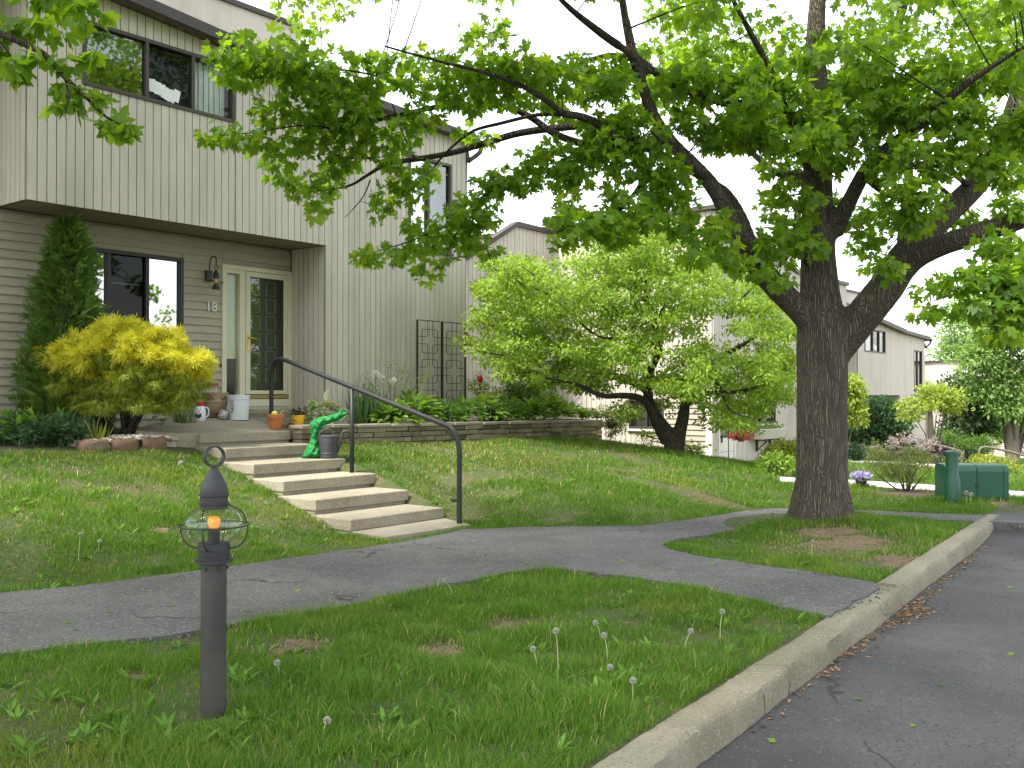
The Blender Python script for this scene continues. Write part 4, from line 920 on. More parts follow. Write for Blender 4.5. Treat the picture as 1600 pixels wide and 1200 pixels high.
P = np.concatenate(Pa); O = np.concatenate(Oa); D, N = droop_dirs(len(P), O * .5, .6, .6, .5, .7)
leaves('crown', M['maple'], m2, 'maple', P, rng.uniform(.085, .14, len(P)), D, N)

# crabapple
cb = at_d(1046, 697, 16.9); cb.z = float(gz(cb.x, cb.y)) - .05
ct = thing('crabapple_tree', cb, 'spreading bright green crabapple with a low forked trunk on the grass mound', 'tree')
t = MB(); cr = MB(); dC = 16.9
for rows in ([(1052, 712, dC, .25), (1050, 690, dC, .20), (1038, 668, dC, .15), (1018, 640, dC, .13), (1012, 610, dC - .1, .115), (1016, 580, dC - .1, .10), (1030, 545, dC - .1, .09), (1022, 505, dC, .075), (1010, 470, dC, .06), (1012, 420, dC, .04)],
             [(1056, 705, dC, .20), (1062, 675, dC, .16), (1068, 650, dC + .1, .14), (1072, 625, dC + .2, .11), (1085, 600, dC + .3, .09), (1110, 570, dC + .4, .075), (1150, 545, dC + .5, .06), (1190, 520, dC + .6, .04)],
             [(1040, 690, dC, .13), (1024, 660, dC - .2, .10), (1016, 638, dC - .3, .09), (1000, 622, dC - .4, .085), (972, 618, dC - .6, .075), (940, 618, dC - .8, .06), (900, 600, dC - 1.0, .045), (850, 590, dC - 1.2, .03)],
             [(1012, 612, dC - .1, .09), (990, 598, dC + .2, .08), (965, 592, dC + .4, .065), (930, 565, dC + .6, .05), (880, 540, dC + .8, .04), (820, 520, dC + 1.0, .03), (770, 505, dC + 1.1, .02)],
             [(1028, 548, dC - .1, .06), (1010, 530, dC - .4, .05), (985, 528, dC - .6, .045), (935, 525, dC - .8, .035), (880, 480, dC - 1, .028), (820, 430, dC - 1.1, .02)],
             [(1022, 510, dC, .05), (1045, 470, dC + .3, .045), (1075, 440, dC + .5, .035), (1110, 420, dC + .6, .025)],
             [(1072, 630, dC + .2, .07), (1105, 615, dC - .2, .06), (1150, 612, dC - .6, .05), (1195, 600, dC - .8, .035), (1235, 575, dC - 1, .02)],
             [(1080, 605, dC + .3, .05), (1120, 600, dC - .5, .045), (1140, 640, dC - 1.0, .03), (1180, 655, dC - 1.2, .02)],
             [(1014, 470, dC, .04), (980, 450, dC + .2, .035), (940, 420, dC + .3, .025), (900, 410, dC + .4, .015)]):
    limb(t, [(x_, y_, d_, r_ * .74) for x_, y_, d_, r_ in rows], 9)
remeshed(t, 'trunk', M['bark2'], ct, .024, 1)
ZN = [(855, 480, 105, 80, 150), (800, 430, 55, 36, 50), (960, 425, 115, 60, 130), (1008, 378, 55, 36, 45), (1075, 440, 95, 58, 95), (1165, 480, 68, 48, 60), (905, 562, 118, 44, 100), (1130, 585, 108, 52, 110), (800, 530, 52, 54, 50), (1000, 520, 110, 80, 150), (1205, 590, 44, 50, 45), (1150, 640, 60, 32, 40), (1050, 610, 50, 30, 30), (770, 470, 34, 36, 18), (1215, 520, 36, 30, 22), (1000, 640, 40, 14, 8)]
for _i in range(46):
    _a = random.uniform(0, 6.28); _r = random.uniform(.92, 1.06); ZN.append((985 + 250 * _r * math.cos(_a), 520 - 165 * _r * math.sin(_a) * (1 if math.sin(_a) > 0 else .5) + 14 * abs(math.cos(_a)), 22, 9, 3))
Ps, Os = [], []; tw = MB()
for x, y, rx, ry, n in ZN:
    for i in range(max(3, int(n * .8))):
        q = in_ball(1, .45)[0]; c = np.array(at_d(x + q[0] * rx, y + q[1] * ry, dC + q[2] * 1.9))
        m = random.randint(48, 80); w_ = in_ball(m, .6) * np.array([.24, .24, .13]) ; Ps.append(c + w_); Os.append(unit(w_ + q * .1))
        if i % 7 == 0:
            e = c + np.array([q[0] * .1, 0, -.12]); tw.tube([c + rng.normal(size=3) * .03, e + (np.array(cb) + np.array([0, 0, 2.0]) - e) * .14], [.006, .011], 4)
P = np.concatenate(Ps); O = np.concatenate(Os); D, N = droop_dirs(len(P), O * .7, .25, .8, .6, .8)
leaves('crown', M['crab'], ct, 'oval', P, rng.uniform(.055, .10, len(P)), D, N, rng.uniform(.06, .095, len(P)))
tw.build('branchwork', M['bark2'], ct)
# ================================================================== PLANTS
def zone_pts(zs, n_ft, shell=.45):
    """zs: (px, py, rx px, ry px, depth m, depth radius m, count)"""
    Ps, Os = [], []
    for x, y, rx, ry, d, rd, n in zs:
        c = np.array(at_d(x, y, d)); s = d / FPX; q = in_ball(int(n * n_ft), shell); k = np.array([CC, -SS, 0]); f = np.array([SS, CC, 0])
        off = q[:, :1] * rx * s * k + q[:, 1:2] * rd * f + q[:, 2:3] * ry * s * np.array([0, 0, 1]); Ps.append(c + off); Os.append(unit(off))
    return np.concatenate(Ps), np.concatenate(Os)
def clumped(zs, per, cr, shell=.45, flat=.6):
    """small sprays of leaves scattered through the zones, so light gets between them"""
    C, O = zone_pts(zs, 1, shell); P = np.repeat(C, per, 0); q = in_ball(len(P), .6) * np.array([cr, cr, cr * flat])
    return P + q, unit(np.repeat(O, per, 0) * .6 + unit(q) * .8)
def stems(root, base, tops, r0=.02, mat='twig', name='stems', sag=.1, seg=6):
    mb = MB()
    for t in tops:
        b = np.array(base) + np.array([random.gauss(0, r0 * 1.2), random.gauss(0, r0 * 1.2), -.05]); t = np.array(t); m = b * .5 + t * .5 + np.array([random.gauss(0, sag), random.gauss(0, sag), sag * .6])
        mb.tube(spline([b, m, t], None, 5), np.linspace(r0, r0 * .25, 11), seg)
    return mb.build(name, M[mat], root, shade=True)
def bush(name, label, cat, base, zs, mat, tm, size, per, cr, width=None, droop=.2, group=None, n_stem=7, stem_mat='twig', r0=.02, part='foliage', up=.6, outw=.7):
    t = thing(name, base, label, cat, group)
    P, O = clumped(zs, per, cr); keep = P[:, 2] > gz(P[:, 0], P[:, 1]) - .02; P, O = P[keep], O[keep]
    D, N = droop_dirs(len(P), O * outw, droop, .7, up, .8); s = rng.uniform(size * .7, size * 1.25, len(P))
    leaves(part, M[mat], t, tm, P, s, D, N, None if width is None else s * width)
    idx = rng.integers(0, len(P), n_stem); stems(t, base, [P[i] for i in idx], r0, stem_mat)
    return t
def blades(root, name, mat, base, n, h, spread, w, lean=.35, r=.12, curl=True):
    a = rng.uniform(0, 6.28, n); R = np.sqrt(rng.random(n)) * r; P = np.stack([base[0] + R * np.cos(a), base[1] + R * np.sin(a), np.full(n, base[2])], 1)
    D = np.stack([np.cos(a) * spread * rng.random(n), np.sin(a) * spread * rng.random(n), np.ones(n)], 1) + rng.normal(size=(n, 3)) * .1
    N = np.stack([np.cos(a), np.sin(a), np.full(n, .3)], 1) + rng.normal(size=(n, 3)) * .5
    return leaves(name, M[mat], root, 'strap', P, rng.uniform(.55, 1.0, n) * h, D, N, rng.uniform(.7, 1.2, n) * w)
def rosette(root, name, mat, base, n, h, rad, size, tm='hosta', rim=None, wd=1.0):
    """arching leaves on stalks, like a hosta"""
    a = rng.uniform(0, 6.28, n); t = np.sqrt(rng.random(n)); R = rad * t
    P = np.stack([base[0] + R * np.cos(a) * .75, base[1] + R * np.sin(a) * .75, base[2] + h * (1 - .62 * t ** 2) * rng.uniform(.75, 1.05, n) - .3 * size], 1)
    o = np.stack([np.cos(a), np.sin(a), np.zeros(n)], 1); D = o * (.35 + t[:, None]) + np.array([0, 0, .75]) * (1 - t[:, None]) + rng.normal(size=(n, 3)) * .25
    N = np.array([0, 0, 1.0]) - o * .3 + rng.normal(size=(n, 3)) * .25; s = rng.uniform(.7, 1.15, n) * size
    r_ = leaves(name, M[mat], root, tm, P, s, D, N, s * wd)
    if rim:
        Y = unit(D); Z = unit(N - Y * (N * Y).sum(1, keepdims=True)); leaves('leaf_margins', M[rim], root, tm, P - Z * .004 - Y * s[:, None] * .07, s * 1.15, D, N, s * wd * 1.28)
    return r_

ab = at_n(97, 640, 12.12); ab.z = 1.0
t = thing('arborvitae', ab, 'narrow dark green conical evergreen standing against the lap siding', 'evergreen')
n = 8500; h = rng.random(n) ** 1.15; prof = np.interp(h, [0, .15, .35, .6, .8, .92, 1], [.46, .48, .44, .35, .25, .17, .04]); a = rng.uniform(0, 6.28, n)
lump = 1 + .16 * np.sin(a * 3 + h * 19) + .14 * np.sin(a * 7 - h * 33) + .08 * np.sin(a * 11 + h * 57); rr = prof * lump * (rng.random(n) ** .28)
P = np.stack([ab.x + rr * np.cos(a) * 1.0 + .08 * h, ab.y + rr * np.sin(a) * .95, ab.z + .02 + h * 2.78], 1); o = np.stack([np.cos(a), np.sin(a), np.zeros(n)], 1)
D = o * .9 + np.array([0, 0, .55]) + rng.normal(size=(n, 3)) * .6; N = np.cross(o, [0, 0, 1]) + rng.normal(size=(n, 3)) * .6
leaves('foliage', M['thuja'], t, 'spray', P, rng.uniform(.09, .16, n), D, N, rng.uniform(.10, .15, n))
MB().tube([ab + Vector((0, 0, -.1)), ab + Vector((.05, 0, 2.4))], [.06, .015], 8).build('trunk', M['bark2'], t)

gb = at_n(193, 668, 11.45); gb.z = 1.05; gd = gb.x * SS + gb.y * CC
t = thing('golden_cypress', gb, 'golden yellow threadleaf shrub on twisted bare stems by the front window', 'shrub')
zs = [(195, 556, 90, 36, gd, .75, 140), (122, 560, 46, 28, gd - .1, .5, 70), (272, 566, 48, 32, gd, .55, 80), (192, 525, 36, 24, gd, .4, 50), (246, 540, 42, 24, gd, .5, 50), (145, 538, 42, 22, gd, .5, 44), (302, 574, 22, 18, gd, .3, 26), (88, 560, 20, 18, gd, .3, 24), (175, 508, 12, 10, gd, .2, 8), (212, 512, 12, 10, gd, .2, 8), (265, 520, 10, 8, gd, .2, 6), (120, 528, 12, 8, gd, .2, 6), (320, 560, 8, 8, gd, .2, 5), (72, 545, 8, 8, gd, .2, 5)]
P, O = clumped([(a_, b_, c_, d_, e_, f_, g_ * .85) for a_, b_, c_, d_, e_, f_, g_ in zs], 62, .095, .4, .6); D, N = droop_dirs(len(P), O * .9, .12, .8, .6, .9); s = rng.uniform(.05, .13, len(P))
leaves('golden_sprays', M['gold'], t, 'thread', P, s, D, N, s * .9)
zs = [(195, 590, 105, 30, gd, .7, 110), (120, 596, 55, 26, gd, .5, 55), (270, 600, 55, 26, gd, .5, 60), (190, 560, 90, 30, gd, .5, 70), (150, 618, 60, 16, gd, .4, 34), (265, 616, 46, 16, gd, .35, 30), (205, 606, 70, 16, gd - .3, .3, 30), (190, 632, 80, 13, gd - .2, .5, 42), (130, 628, 40, 12, gd - .2, .3, 16), (262, 630, 36, 12, gd - .2, .3, 16)]
P, O = clumped([(a_, b_, c_, d_, e_, f_, g_ * .85) for a_, b_, c_, d_, e_, f_, g_ in zs], 56, .10, .5, .6); D, N = droop_dirs(len(P), O * .6, .4, .8, .5, .9); s = rng.uniform(.05, .11, len(P))
leaves('green_sprays', M['goldgreen'], t, 'thread', P, s, D, N, s * .9)
stems(t, gb, [at_d(x, y, gd + random.uniform(-.3, .3)) for x, y in ((110, 575), (135, 560), (160, 545), (190, 540), (215, 550), (245, 560), (275, 575), (300, 590), (150, 600), (240, 600), (200, 520), (90, 585))], .035, 'bark2', 'stems', .12, 7)

for i, (x, y, rx, ry, d, lab) in enumerate(((28, 677, 62, 22, 11.25, 'dark low juniper mat spilling over the lawn edge at the left frame side'), (92, 672, 36, 18, 11.45, 'small dark juniper mat beside the pale pebbles'))):
    b = at_d(x, y + 18, d); b.z = float(gz(b.x, b.y))
    bush('creeping_juniper', lab, 'juniper', b, [(x, y, rx, ry, d, .5, 130 if i == 0 else 80), (x - 50 * (i == 0), y + 6, 40, 18, d, .4, 50)], 'juniper', 'spray', .075, 26, .10, 1.0, -.1, 'juniper mats', 8)
for i, (x, lab) in enumerate(((-22, 'bright leafy perennial clump cut by the left frame edge'), (18, 'bright leafy perennial clump right of the frame edge, behind the juniper'), (55, 'tall light green perennial clump under the arborvitae'), (92, 'outermost leafy perennial clump, next to the bluish grass tuft'))):
    b = at_n(x, 660, 11.35); b.z = 1.08
    t = thing('perennial_clump', b, lab, 'plant', 'leafy perennials in the left bed'); rosette(t, 'leaves', 'hostadark' if i % 2 else 'hosta', b, 60, .32, .30, .16, 'oval', None, .75)
b = at_n(122, 655, 11.3); b.z = 1.08
t = thing('blue_grass_tuft', b, 'bluish ornamental grass tuft between the perennials and the golden shrub', 'grass tuft'); blades(t, 'blades', 'bluegrass', b, 160, .34, .7, .006)
b = at_n(148, 662, 11.2); b.z = 1.05
t = thing('lily_clump', b, 'straggly yellow green strap leaves drooping over the pebbles', 'plant'); blades(t, 'leaves', 'lime', b, 34, .32, 1.0, .022)
b = at_n(288, 648, 11.9); b.z = 1.13
t = thing('lily_clump', b, 'green strap leaf clump beside the urn and the jug', 'plant'); blades(t, 'leaves', 'iris', b, 60, .42, .7, .016)
b = at_n(238, 650, 11.9); b.z = 1.1
t = thing('perennial_clump', b, 'small leafy plant in the shade under the golden shrub', 'plant'); rosette(t, 'leaves', 'hostadark', b, 26, .26, .2, .10, 'oval', None, .8)

# right bed
HO = [(612, 652, .30, 'hosta'), (650, 652, .36, 'hosta'), (690, 650, .30, 'hostadark'), (722, 652, .34, 'hostadark'), (757, 650, .36, 'hosta'), (795, 650, .32, 'hostadark'), (828, 648, .30, 'hosta'), (858, 648, .32, 'hosta'), (885, 646, .26, 'hosta')]
ORDN = ['first', 'second', 'third', 'fourth', 'fifth', 'sixth', 'seventh', 'eighth', 'last']
for i, (x, y, h, m) in enumerate(HO):
    b = at_n(x, y, 10.92); b.z = 1.12
    t = thing('hosta', b, f'{ORDN[i]} hosta clump behind the stone wall, counting from the handrail', 'hosta', 'hostas along the stone wall')
    rosette(t, 'leaves', m, b, 120 if m == 'hosta' else 190, h * 1.3, .46, .21 if m == 'hosta' else .15, 'hosta' if m == 'hosta' else 'slim', None, .95)
b = at_n(640, 648, 11.25); b.z = 1.12
t = thing('hosta', b, 'large pale leaf hosta half hidden behind the front row below the trellis', 'hosta', 'hostas along the stone wall'); rosette(t, 'leaves', 'hosta', b, 60, .5, .4, .22)
for x, n_, h, lab in ((566, 130, .78, 'dense tall iris clump behind the watering can'), (588, 60, .62, 'thinner iris clump right of the tall iris stand'), (700, 60, .52, 'short iris clump at the foot of the trellis'), (770, 60, .55, 'dark iris clump just right of the trellis')):
    b = at_n(x, 650, 11.15); b.z = 1.1
    t = thing('iris_clump', b, lab, 'iris', 'irises in the raised bed'); blades(t, 'blades', 'iris', b, n_, h, .28, .020, r=.2)
b = at_n(612, 640, 11.4); b.z = 1.12; t = thing('flowering_shrub', b, 'sparse pale shrub carrying a few white blooms left of the trellis', 'shrub')
dd = b.x * SS + b.y * CC; tops = [at_d(x, y, dd + random.uniform(-.2, .2)) for x, y in ((572, 590), (588, 586), (598, 594), (613, 597), (625, 575), (640, 585), (652, 600), (605, 570), (632, 610), (580, 608), (660, 590), (645, 615))]
stems(t, b, tops, .010, 'paleback', 'stems', .06)
P = np.concatenate([np.array(q) + rng.normal(size=(16, 3)) * .055 for q in tops]); D, N = droop_dirs(len(P), np.zeros((len(P), 3)), 0, 1, .5, .8)
leaves('leaves', M['lime'], t, 'slim', P, rng.uniform(.05, .09, len(P)), D, N)
for x, y in ((587, 585), (597, 592), (614, 596)):
    c = np.array(at_d(x, y, dd - .12)); q = rnd(26); leaves('bloom', M['white_petal'], t, 'petal', c + q * .02, rng.uniform(.05, .075, 26), q + np.array([0, 0, .3]), rnd(26))
b = at_n(822, 655, 11.5); b.z = 1.1; dd = b.x * SS + b.y * CC
bush('rounded_shrub', 'rounded green shrub at the house corner behind the hostas', 'shrub', b, [(822, 602, 46, 42, dd, .5, 150), (800, 625, 34, 26, dd, .35, 60), (845, 628, 34, 22, dd, .35, 60)], 'shrub', 'slim', .07, 24, .13, None, .1)
b = at_n(752, 648, 11.6); b.z = 1.1; dd = b.x * SS + b.y * CC
bush('rose_bush', 'thin rose bush with yellowish leaves right beside the trellis', 'shrub', b, [(748, 598, 22, 16, dd, .25, 18), (765, 612, 22, 12, dd, .2, 14), (740, 620, 14, 16, dd, .2, 10)], 'lime', 'oval', .045, 20, .10, None, .1, None, 8, 'twig', .008)
c = at_d(750, 592, dd - .1); t = thing('garden_ornament', c - Vector((0, 0, .75)), 'small red globe ornament on a thin stake among the roses', 'ornament')
MB().ball(c, .055, 12, 8, (1, 1, 1.25)).build('globe', M['red'], t, shade=True); MB().tube([c - Vector((0, 0, .75)), c], .006, 6).build('stake', M['twig'], t)
b = at_n(955, 660, 10.5); dd = b.x * SS + b.y * CC; b.z = 1.0
bush('trailing_shrub', 'rusty green shrub trailing over the far end of the stone wall', 'shrub', b, [(935, 645, 30, 9, dd, .3, 40), (962, 662, 20, 22, dd, .3, 50)], 'lilac', 'oval', .05, 26, .11, None, .4)

# potted hosta on the wall end
b = at_n(505, 668, 11.15); b.z = 1.13
t = thing('variegated_hosta', b, 'hosta with cream edged leaves at the top of the steps', 'hosta'); rosette(t, 'leaves', 'hostadark', b, 62, .46, .36, .17, 'hosta', 'hostarim', .9)

# far planting
def gb_(x, y, d=None):
    p = at_g(x, y) if d is None else at_d(x, y, d); p.z = float(gz(p.x, p.y)); return p
def far(name, label, cat, bx, by, zs, mat, tm, size, per, cr, trunk=None, group=None, droop=.2, d=None, nst=6, r0=.02, **k):
    b = gb_(bx, by, d); dd = b.x * SS + b.y * CC; z2 = [(x, y, rx, ry, dd + o, rx * dd / FPX * .9, n) for x, y, rx, ry, o, n in zs]
    t = bush(name, label, cat, b, z2, mat, tm, size, per, cr, None, droop, group, nst, r0=r0, **k)
    if trunk:
        w, tx, ty = trunk; MB().tube(spline([b - Vector((0, 0, .1)), (b + at_d(tx, ty, dd)) / 2, at_d(tx, ty, dd)], None, 5), np.linspace(w * 1.2, w * .5, 11), 10).build('trunk', M['paleback'], t, shade=True)
    return t
far('boxwood_shrub', 'clipped olive green shrub left of the maple trunk', 'shrub', 1228, 738, [(1228, 706, 28, 20, 0, 130), (1205, 712, 16, 14, 0, 40)], 'goldgreen', 'oval', .05, 22, .11)
far('andromeda_shrub', 'loose pale leaved shrub in front of the clipped one', 'shrub', 1218, 742, [(1215, 724, 22, 15, 0, 50), (1198, 732, 10, 8, 0, 14)], 'hosta', 'slim', .10, 16, .12)
far('low_shrub', 'small grey green shrub just right of the maple trunk base', 'shrub', 1335, 722, [(1336, 705, 16, 14, 0, 40)], 'rhodo', 'oval', .07, 18, .13, d=26)
far('yellow_maple', 'yellow green sapling showing right behind the maple trunk', 'tree', 1318, 722, [(1330, 610, 16, 22, 0, 40), (1335, 645, 18, 18, 0, 40), (1315, 620, 22, 40, 0, 60)], 'lime', 'oval', .10, 22, .24, (.05, 1322, 640), None, .3, d=23)
far('rhododendron', 'wide mid green shrub under the jutting storey of the far townhouse', 'shrub', 1378, 715, [(1378, 655, 44, 34, 0, 150), (1350, 680, 26, 24, 0, 50), (1400, 690, 30, 22, 0, 60)], 'rhodo', 'oval', .12, 22, .26, d=28)
far('lime_tree_sapling', 'yellow leaved small tree with tiered branches before the far townhouse', 'tree', 1456, 712, [(1440, 632, 34, 10, 0, 40), (1475, 618, 30, 12, 0, 40), (1458, 612, 24, 14, 0, 30), (1490, 634, 22, 8, 0, 20), (1425, 648, 18, 7, 0, 12)], 'lime', 'oval', .09, 22, .2, (.09, 1452, 625), None, .2, d=24)
far('dark_ornamental_tree', 'dense dark green small tree left of the pale far trunk', 'tree', 1512, 712, [(1505, 610, 34, 26, 0, 80), (1515, 655, 38, 34, 0, 140), (1498, 680, 30, 20, 0, 60)], 'darktree', 'oval', .13, 22, .28, (.08, 1508, 640), None, .2, d=27)
far('evergreen_hedge', 'dark yew hedge below the dark ornamental tree', 'hedge', 1490, 716, [(1482, 690, 26, 18, 0, 70), (1528, 694, 26, 14, 0, 50)], 'thuja', 'spray', .10, 22, .2, d=25.5)
far('plum_shrub', 'low dark purple leaved shrub behind the green utility post', 'shrub', 1466, 718, [(1466, 703, 18, 11, 0, 50)], 'plum', 'oval', .07, 20, .15, d=23.5)
far('white_flowering_bush', 'small bush with white blossom in front of the farthest house', 'shrub', 1542, 700, [(1542, 689, 10, 6, 0, 22)], 'white_petal', 'oval', .08, 18, .14, d=30)
far('spirea', 'low orange yellow shrub behind the green utility box', 'shrub', 1556, 736, [(1552, 722, 34, 9, 0, 70), (1575, 735, 16, 10, 0, 22)], 'goldgreen', 'slim', .06, 24, .13, d=18.5)
far('shade_tree', 'tall airy tree with a pale trunk at the right edge', 'tree', 1582, 714, [(1560, 520, 46, 44, 0, 110), (1600, 470, 60, 50, 0, 120), (1530, 560, 34, 30, 0, 60), (1590, 590, 50, 40, 0, 100), (1545, 610, 30, 20, 0, 36), (1640, 540, 50, 80, 0, 120), (1575, 640, 34, 18, 0, 36)], 'fartree', 'oval', .13, 24, .40, (.16, 1580, 560), None, .3, d=26, r0=.05)
far('shade_tree', 'hazy broad tree rising behind the farthest house', 'tree', 1520, 700, [(1500, 520, 36, 50, 0, 110), (1540, 480, 44, 40, 0, 100), (1485, 560, 24, 30, 0, 40), (1600, 440, 60, 60, 0, 110)], 'fartree', 'oval', .24, 22, .9, (.3, 1520, 560), None, .3, d=62, r0=.09)
far('rear_hedge', 'bright sunlit leafy hedge right of the pale far trunk', 'hedge', 1610, 700, [(1600, 650, 34, 36, 0, 130), (1562, 672, 16, 22, 0, 40)], 'shrub', 'oval', .13, 22, .3, d=31)
far('garden_shrub', 'low yellowish shrub growing at the foot of the crabapple', 'shrub', 1090, 712, [(1085, 700, 26, 10, 0, 22), (1015, 682, 16, 10, 0, 14)], 'lime', 'oval', .06, 14, .13, d=18.0)
# lilac
b = gb_(1416, 772); dd = b.x * SS + b.y * CC
t = thing('lilac_bush', b, 'vase shaped bush with faded pink blossom near the utility box', 'shrub')
zs = [(1408, 722, 50, 26, dd, .42, 130), (1375, 705, 24, 18, dd, .3, 40), (1440, 715, 24, 24, dd, .3, 40), (1410, 745, 34, 12, dd, .3, 30)]
P, O = clumped(zs, 20, .08); D, N = droop_dirs(len(P), O * .5, .1, .8, .5, .9); leaves('foliage', M['lilac'], t, 'slim', P, rng.uniform(.03, .055, len(P)), D, N)
P, O = clumped([(1425, 690, 40, 14, dd, .35, 42), (1385, 702, 26, 10, dd, .25, 16), (1455, 700, 14, 20, dd, .2, 16)], 15, .06); D, N = droop_dirs(len(P), O * .5, -.3, .8, .5, .9)
leaves('blossom', M['pink_petal'], t, 'petal', P, rng.uniform(.02, .04, len(P)), D, N)
stems(t, b, [at_d(x, y, dd + random.uniform(-.25, .25)) for x, y in ((1372, 745), (1380, 715), (1395, 705), (1410, 700), (1425, 705), (1440, 715), (1455, 730), (1400, 735), (1430, 735), (1365, 735), (1450, 745), (1416, 720))], .014, 'twig', 'stems', .05)
MB().lathe((b.x, b.y, b.z), [(.55, .0), (.5, .02), (.2, .045), (.01, .05)], 20).build('mulch_ring', M['soil'], t)
# ================================================================== THINGS ON AND ROUND THE STEPS
def onion(root, c, k, wires=True, arm=None):
    """ship's lantern: ring, cone, collars, glass globe, guard wires; c = globe centre, k = metres per unit"""
    c = Vector(c); M_ = M['lampmetal']
    top = MB(); top.lathe(c, [(21 * k, 26 * k), (21 * k, 32 * k), (23.2 * k, 33 * k), (23.2 * k, 35 * k), (21 * k, 36 * k), (21 * k, 45 * k), (23.2 * k, 46 * k), (23.2 * k, 48.5 * k), (21 * k, 50 * k), (21 * k, 56 * k), (19.5 * k, 62 * k), (14 * k, 73 * k), (6 * k, 88 * k), (3.5 * k, 93 * k)], 28)
    tp = top.build('cap', M_, root); auto_smooth(tp, 35)
    rg = MB(); n = 32; ax = Vector((CC, -SS, 0)); ax = (ax * .80 + Vector((SS, CC, 0)) * .60).normalized(); ct = c + Vector((0, 0, 107 * k)); vs, fs = [], []; nx = Vector((-ax.y, ax.x, 0))
    for i in range(n):
        a = 2 * math.pi * i / n
        for r, w in ((16.5, -6), (16.5, 6), (14.3, 6), (14.3, -6)): vs.append(ct + (ax * math.cos(a) + Vector((0, 0, 1)) * math.sin(a)) * r * k + nx * w * k)
    for i in range(n):
        j = (i + 1) % n
        for q in range(4): fs.append((i * 4 + q, i * 4 + (q + 1) % 4, j * 4 + (q + 1) % 4, j * 4 + q))
    rg.add(vs, fs); auto_smooth(rg.build('ring', M_, root), 40)
    g = MB(); pr = [(20 * k, 27 * k)] + [(max(20, 46.5 * math.cos(a) ** .85) * k, 30 * math.sin(a) * k) for a in np.linspace(1.05, -1.05, 15)] + [(24 * k, -28 * k)]
    g.lathe(c, pr, 32, caps=False).build('globe', M['bulbglass'], root, shade=True)
    s = MB(); s.lathe(c, [(24 * k, -44 * k), (24 * k, -28 * k)], 28); s.lathe(c, [(9 * k, -28 * k), (9 * k, -9 * k), (6 * k, -8 * k)], 16); s.lathe(c, [(25.5 * k, -38.5 * k), (25.8 * k, -36 * k), (25.5 * k, -34 * k)], 28)
    s.lathe(c, [(24 * k, -52 * k), (24.5 * k, -44 * k)], 28); s.lathe(c, [(29.5 * k, -57 * k), (29.5 * k, -53 * k), (25 * k, -52 * k)], 28)
    auto_smooth(s.build('collar', M_, root), 35)
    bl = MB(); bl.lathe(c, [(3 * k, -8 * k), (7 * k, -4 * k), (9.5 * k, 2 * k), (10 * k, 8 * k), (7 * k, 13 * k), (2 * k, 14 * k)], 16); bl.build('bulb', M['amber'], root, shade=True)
    w = MB(); pts = [c + Vector((53 * k * math.cos(a), 53 * k * math.sin(a), 0)) for a in np.linspace(0, 2 * math.pi, 41)[:-1]]; w.tube(pts, 1.3 * k, 6, closed=True)
    for a in (.65, .65 + 1.57, .65 + 3.14, .65 + 4.71):
        e = Vector((math.cos(a), math.sin(a), 0)); z = Vector((0, 0, 1))
        w.tube(spline([c + e * 53 * k, c + e * 51 * k - z * 16 * k, c + e * 42 * k - z * 30 * k, c + e * 25 * k - z * 37 * k], None, 5), 1.3 * k, 6)
    if wires:
        for a in (.65 - .9, .65 + .67): e = Vector((math.cos(a), math.sin(a), 0)); w.tube(spline([c + e * 22 * k + Vector((0, 0, 31 * k)), c + e * 45 * k + Vector((0, 0, 18 * k)), c + e * 53 * k], None, 5), 1.1 * k, 6)
    w.build('guard_wire', M_, root)
lp = at_z(335, 1115, LAWN); ld = lp.x * SS + lp.y * CC; K = ld / FPX
t = thing('post_lamp', (lp.x, lp.y, float(gz(lp.x, lp.y))), 'dark metal garden post lamp with onion glass globe and ring top', 'lamp')
zc = EYE - (820 - HZ) / FPX * ld
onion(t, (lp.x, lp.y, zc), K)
p = MB(); p.lathe((lp.x, lp.y, 0), [(20 * K, .05), (20 * K, .2), (19.4 * K, .45), (19.6 * K, .7), (19.4 * K, zc - 55 * K)], 32); auto_smooth(p.build('post', M['postmetal'], t), 40)
for a in np.linspace(.3, 6.58, 7)[:-1]:
    e = Vector((math.cos(a), math.sin(a), 0)); MB().ball(Vector((lp.x, lp.y, zc - 66 * K)) + e * 20 * K, 2.6 * K, 8, 6).build('bolt', M['lampmetal'], t, shade=True)
# wall lantern by the door
c = at_n(337, 440, 12.50); kk = 12.5 / ray(337, 440)[1] / FPX * .21
t = thing('wall_lantern', (c.x, 12.70, c.z), 'dark onion glass lantern hanging from a scroll arm beside the door', 'lantern')
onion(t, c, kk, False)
m = MB(); m.box(c.x - .05, c.x + .05, 12.66, 12.705, c.z + .02, c.z + .18)
m.tube(spline([(c.x, 12.67, c.z + .10), (c.x, 12.65, c.z + .30), (c.x, 12.60, c.z + .37), (c.x, 12.53, c.z + .38), (c.x, 12.50, c.z + .34), (c.x, 12.50, c.z + 123 * kk)], None, 6), .009, 8); m.tube([(c.x, 12.67, c.z + .03), (c.x, 12.56, c.z + .01)], .009, 6)
m.build('arm', M['lampmetal'], t)

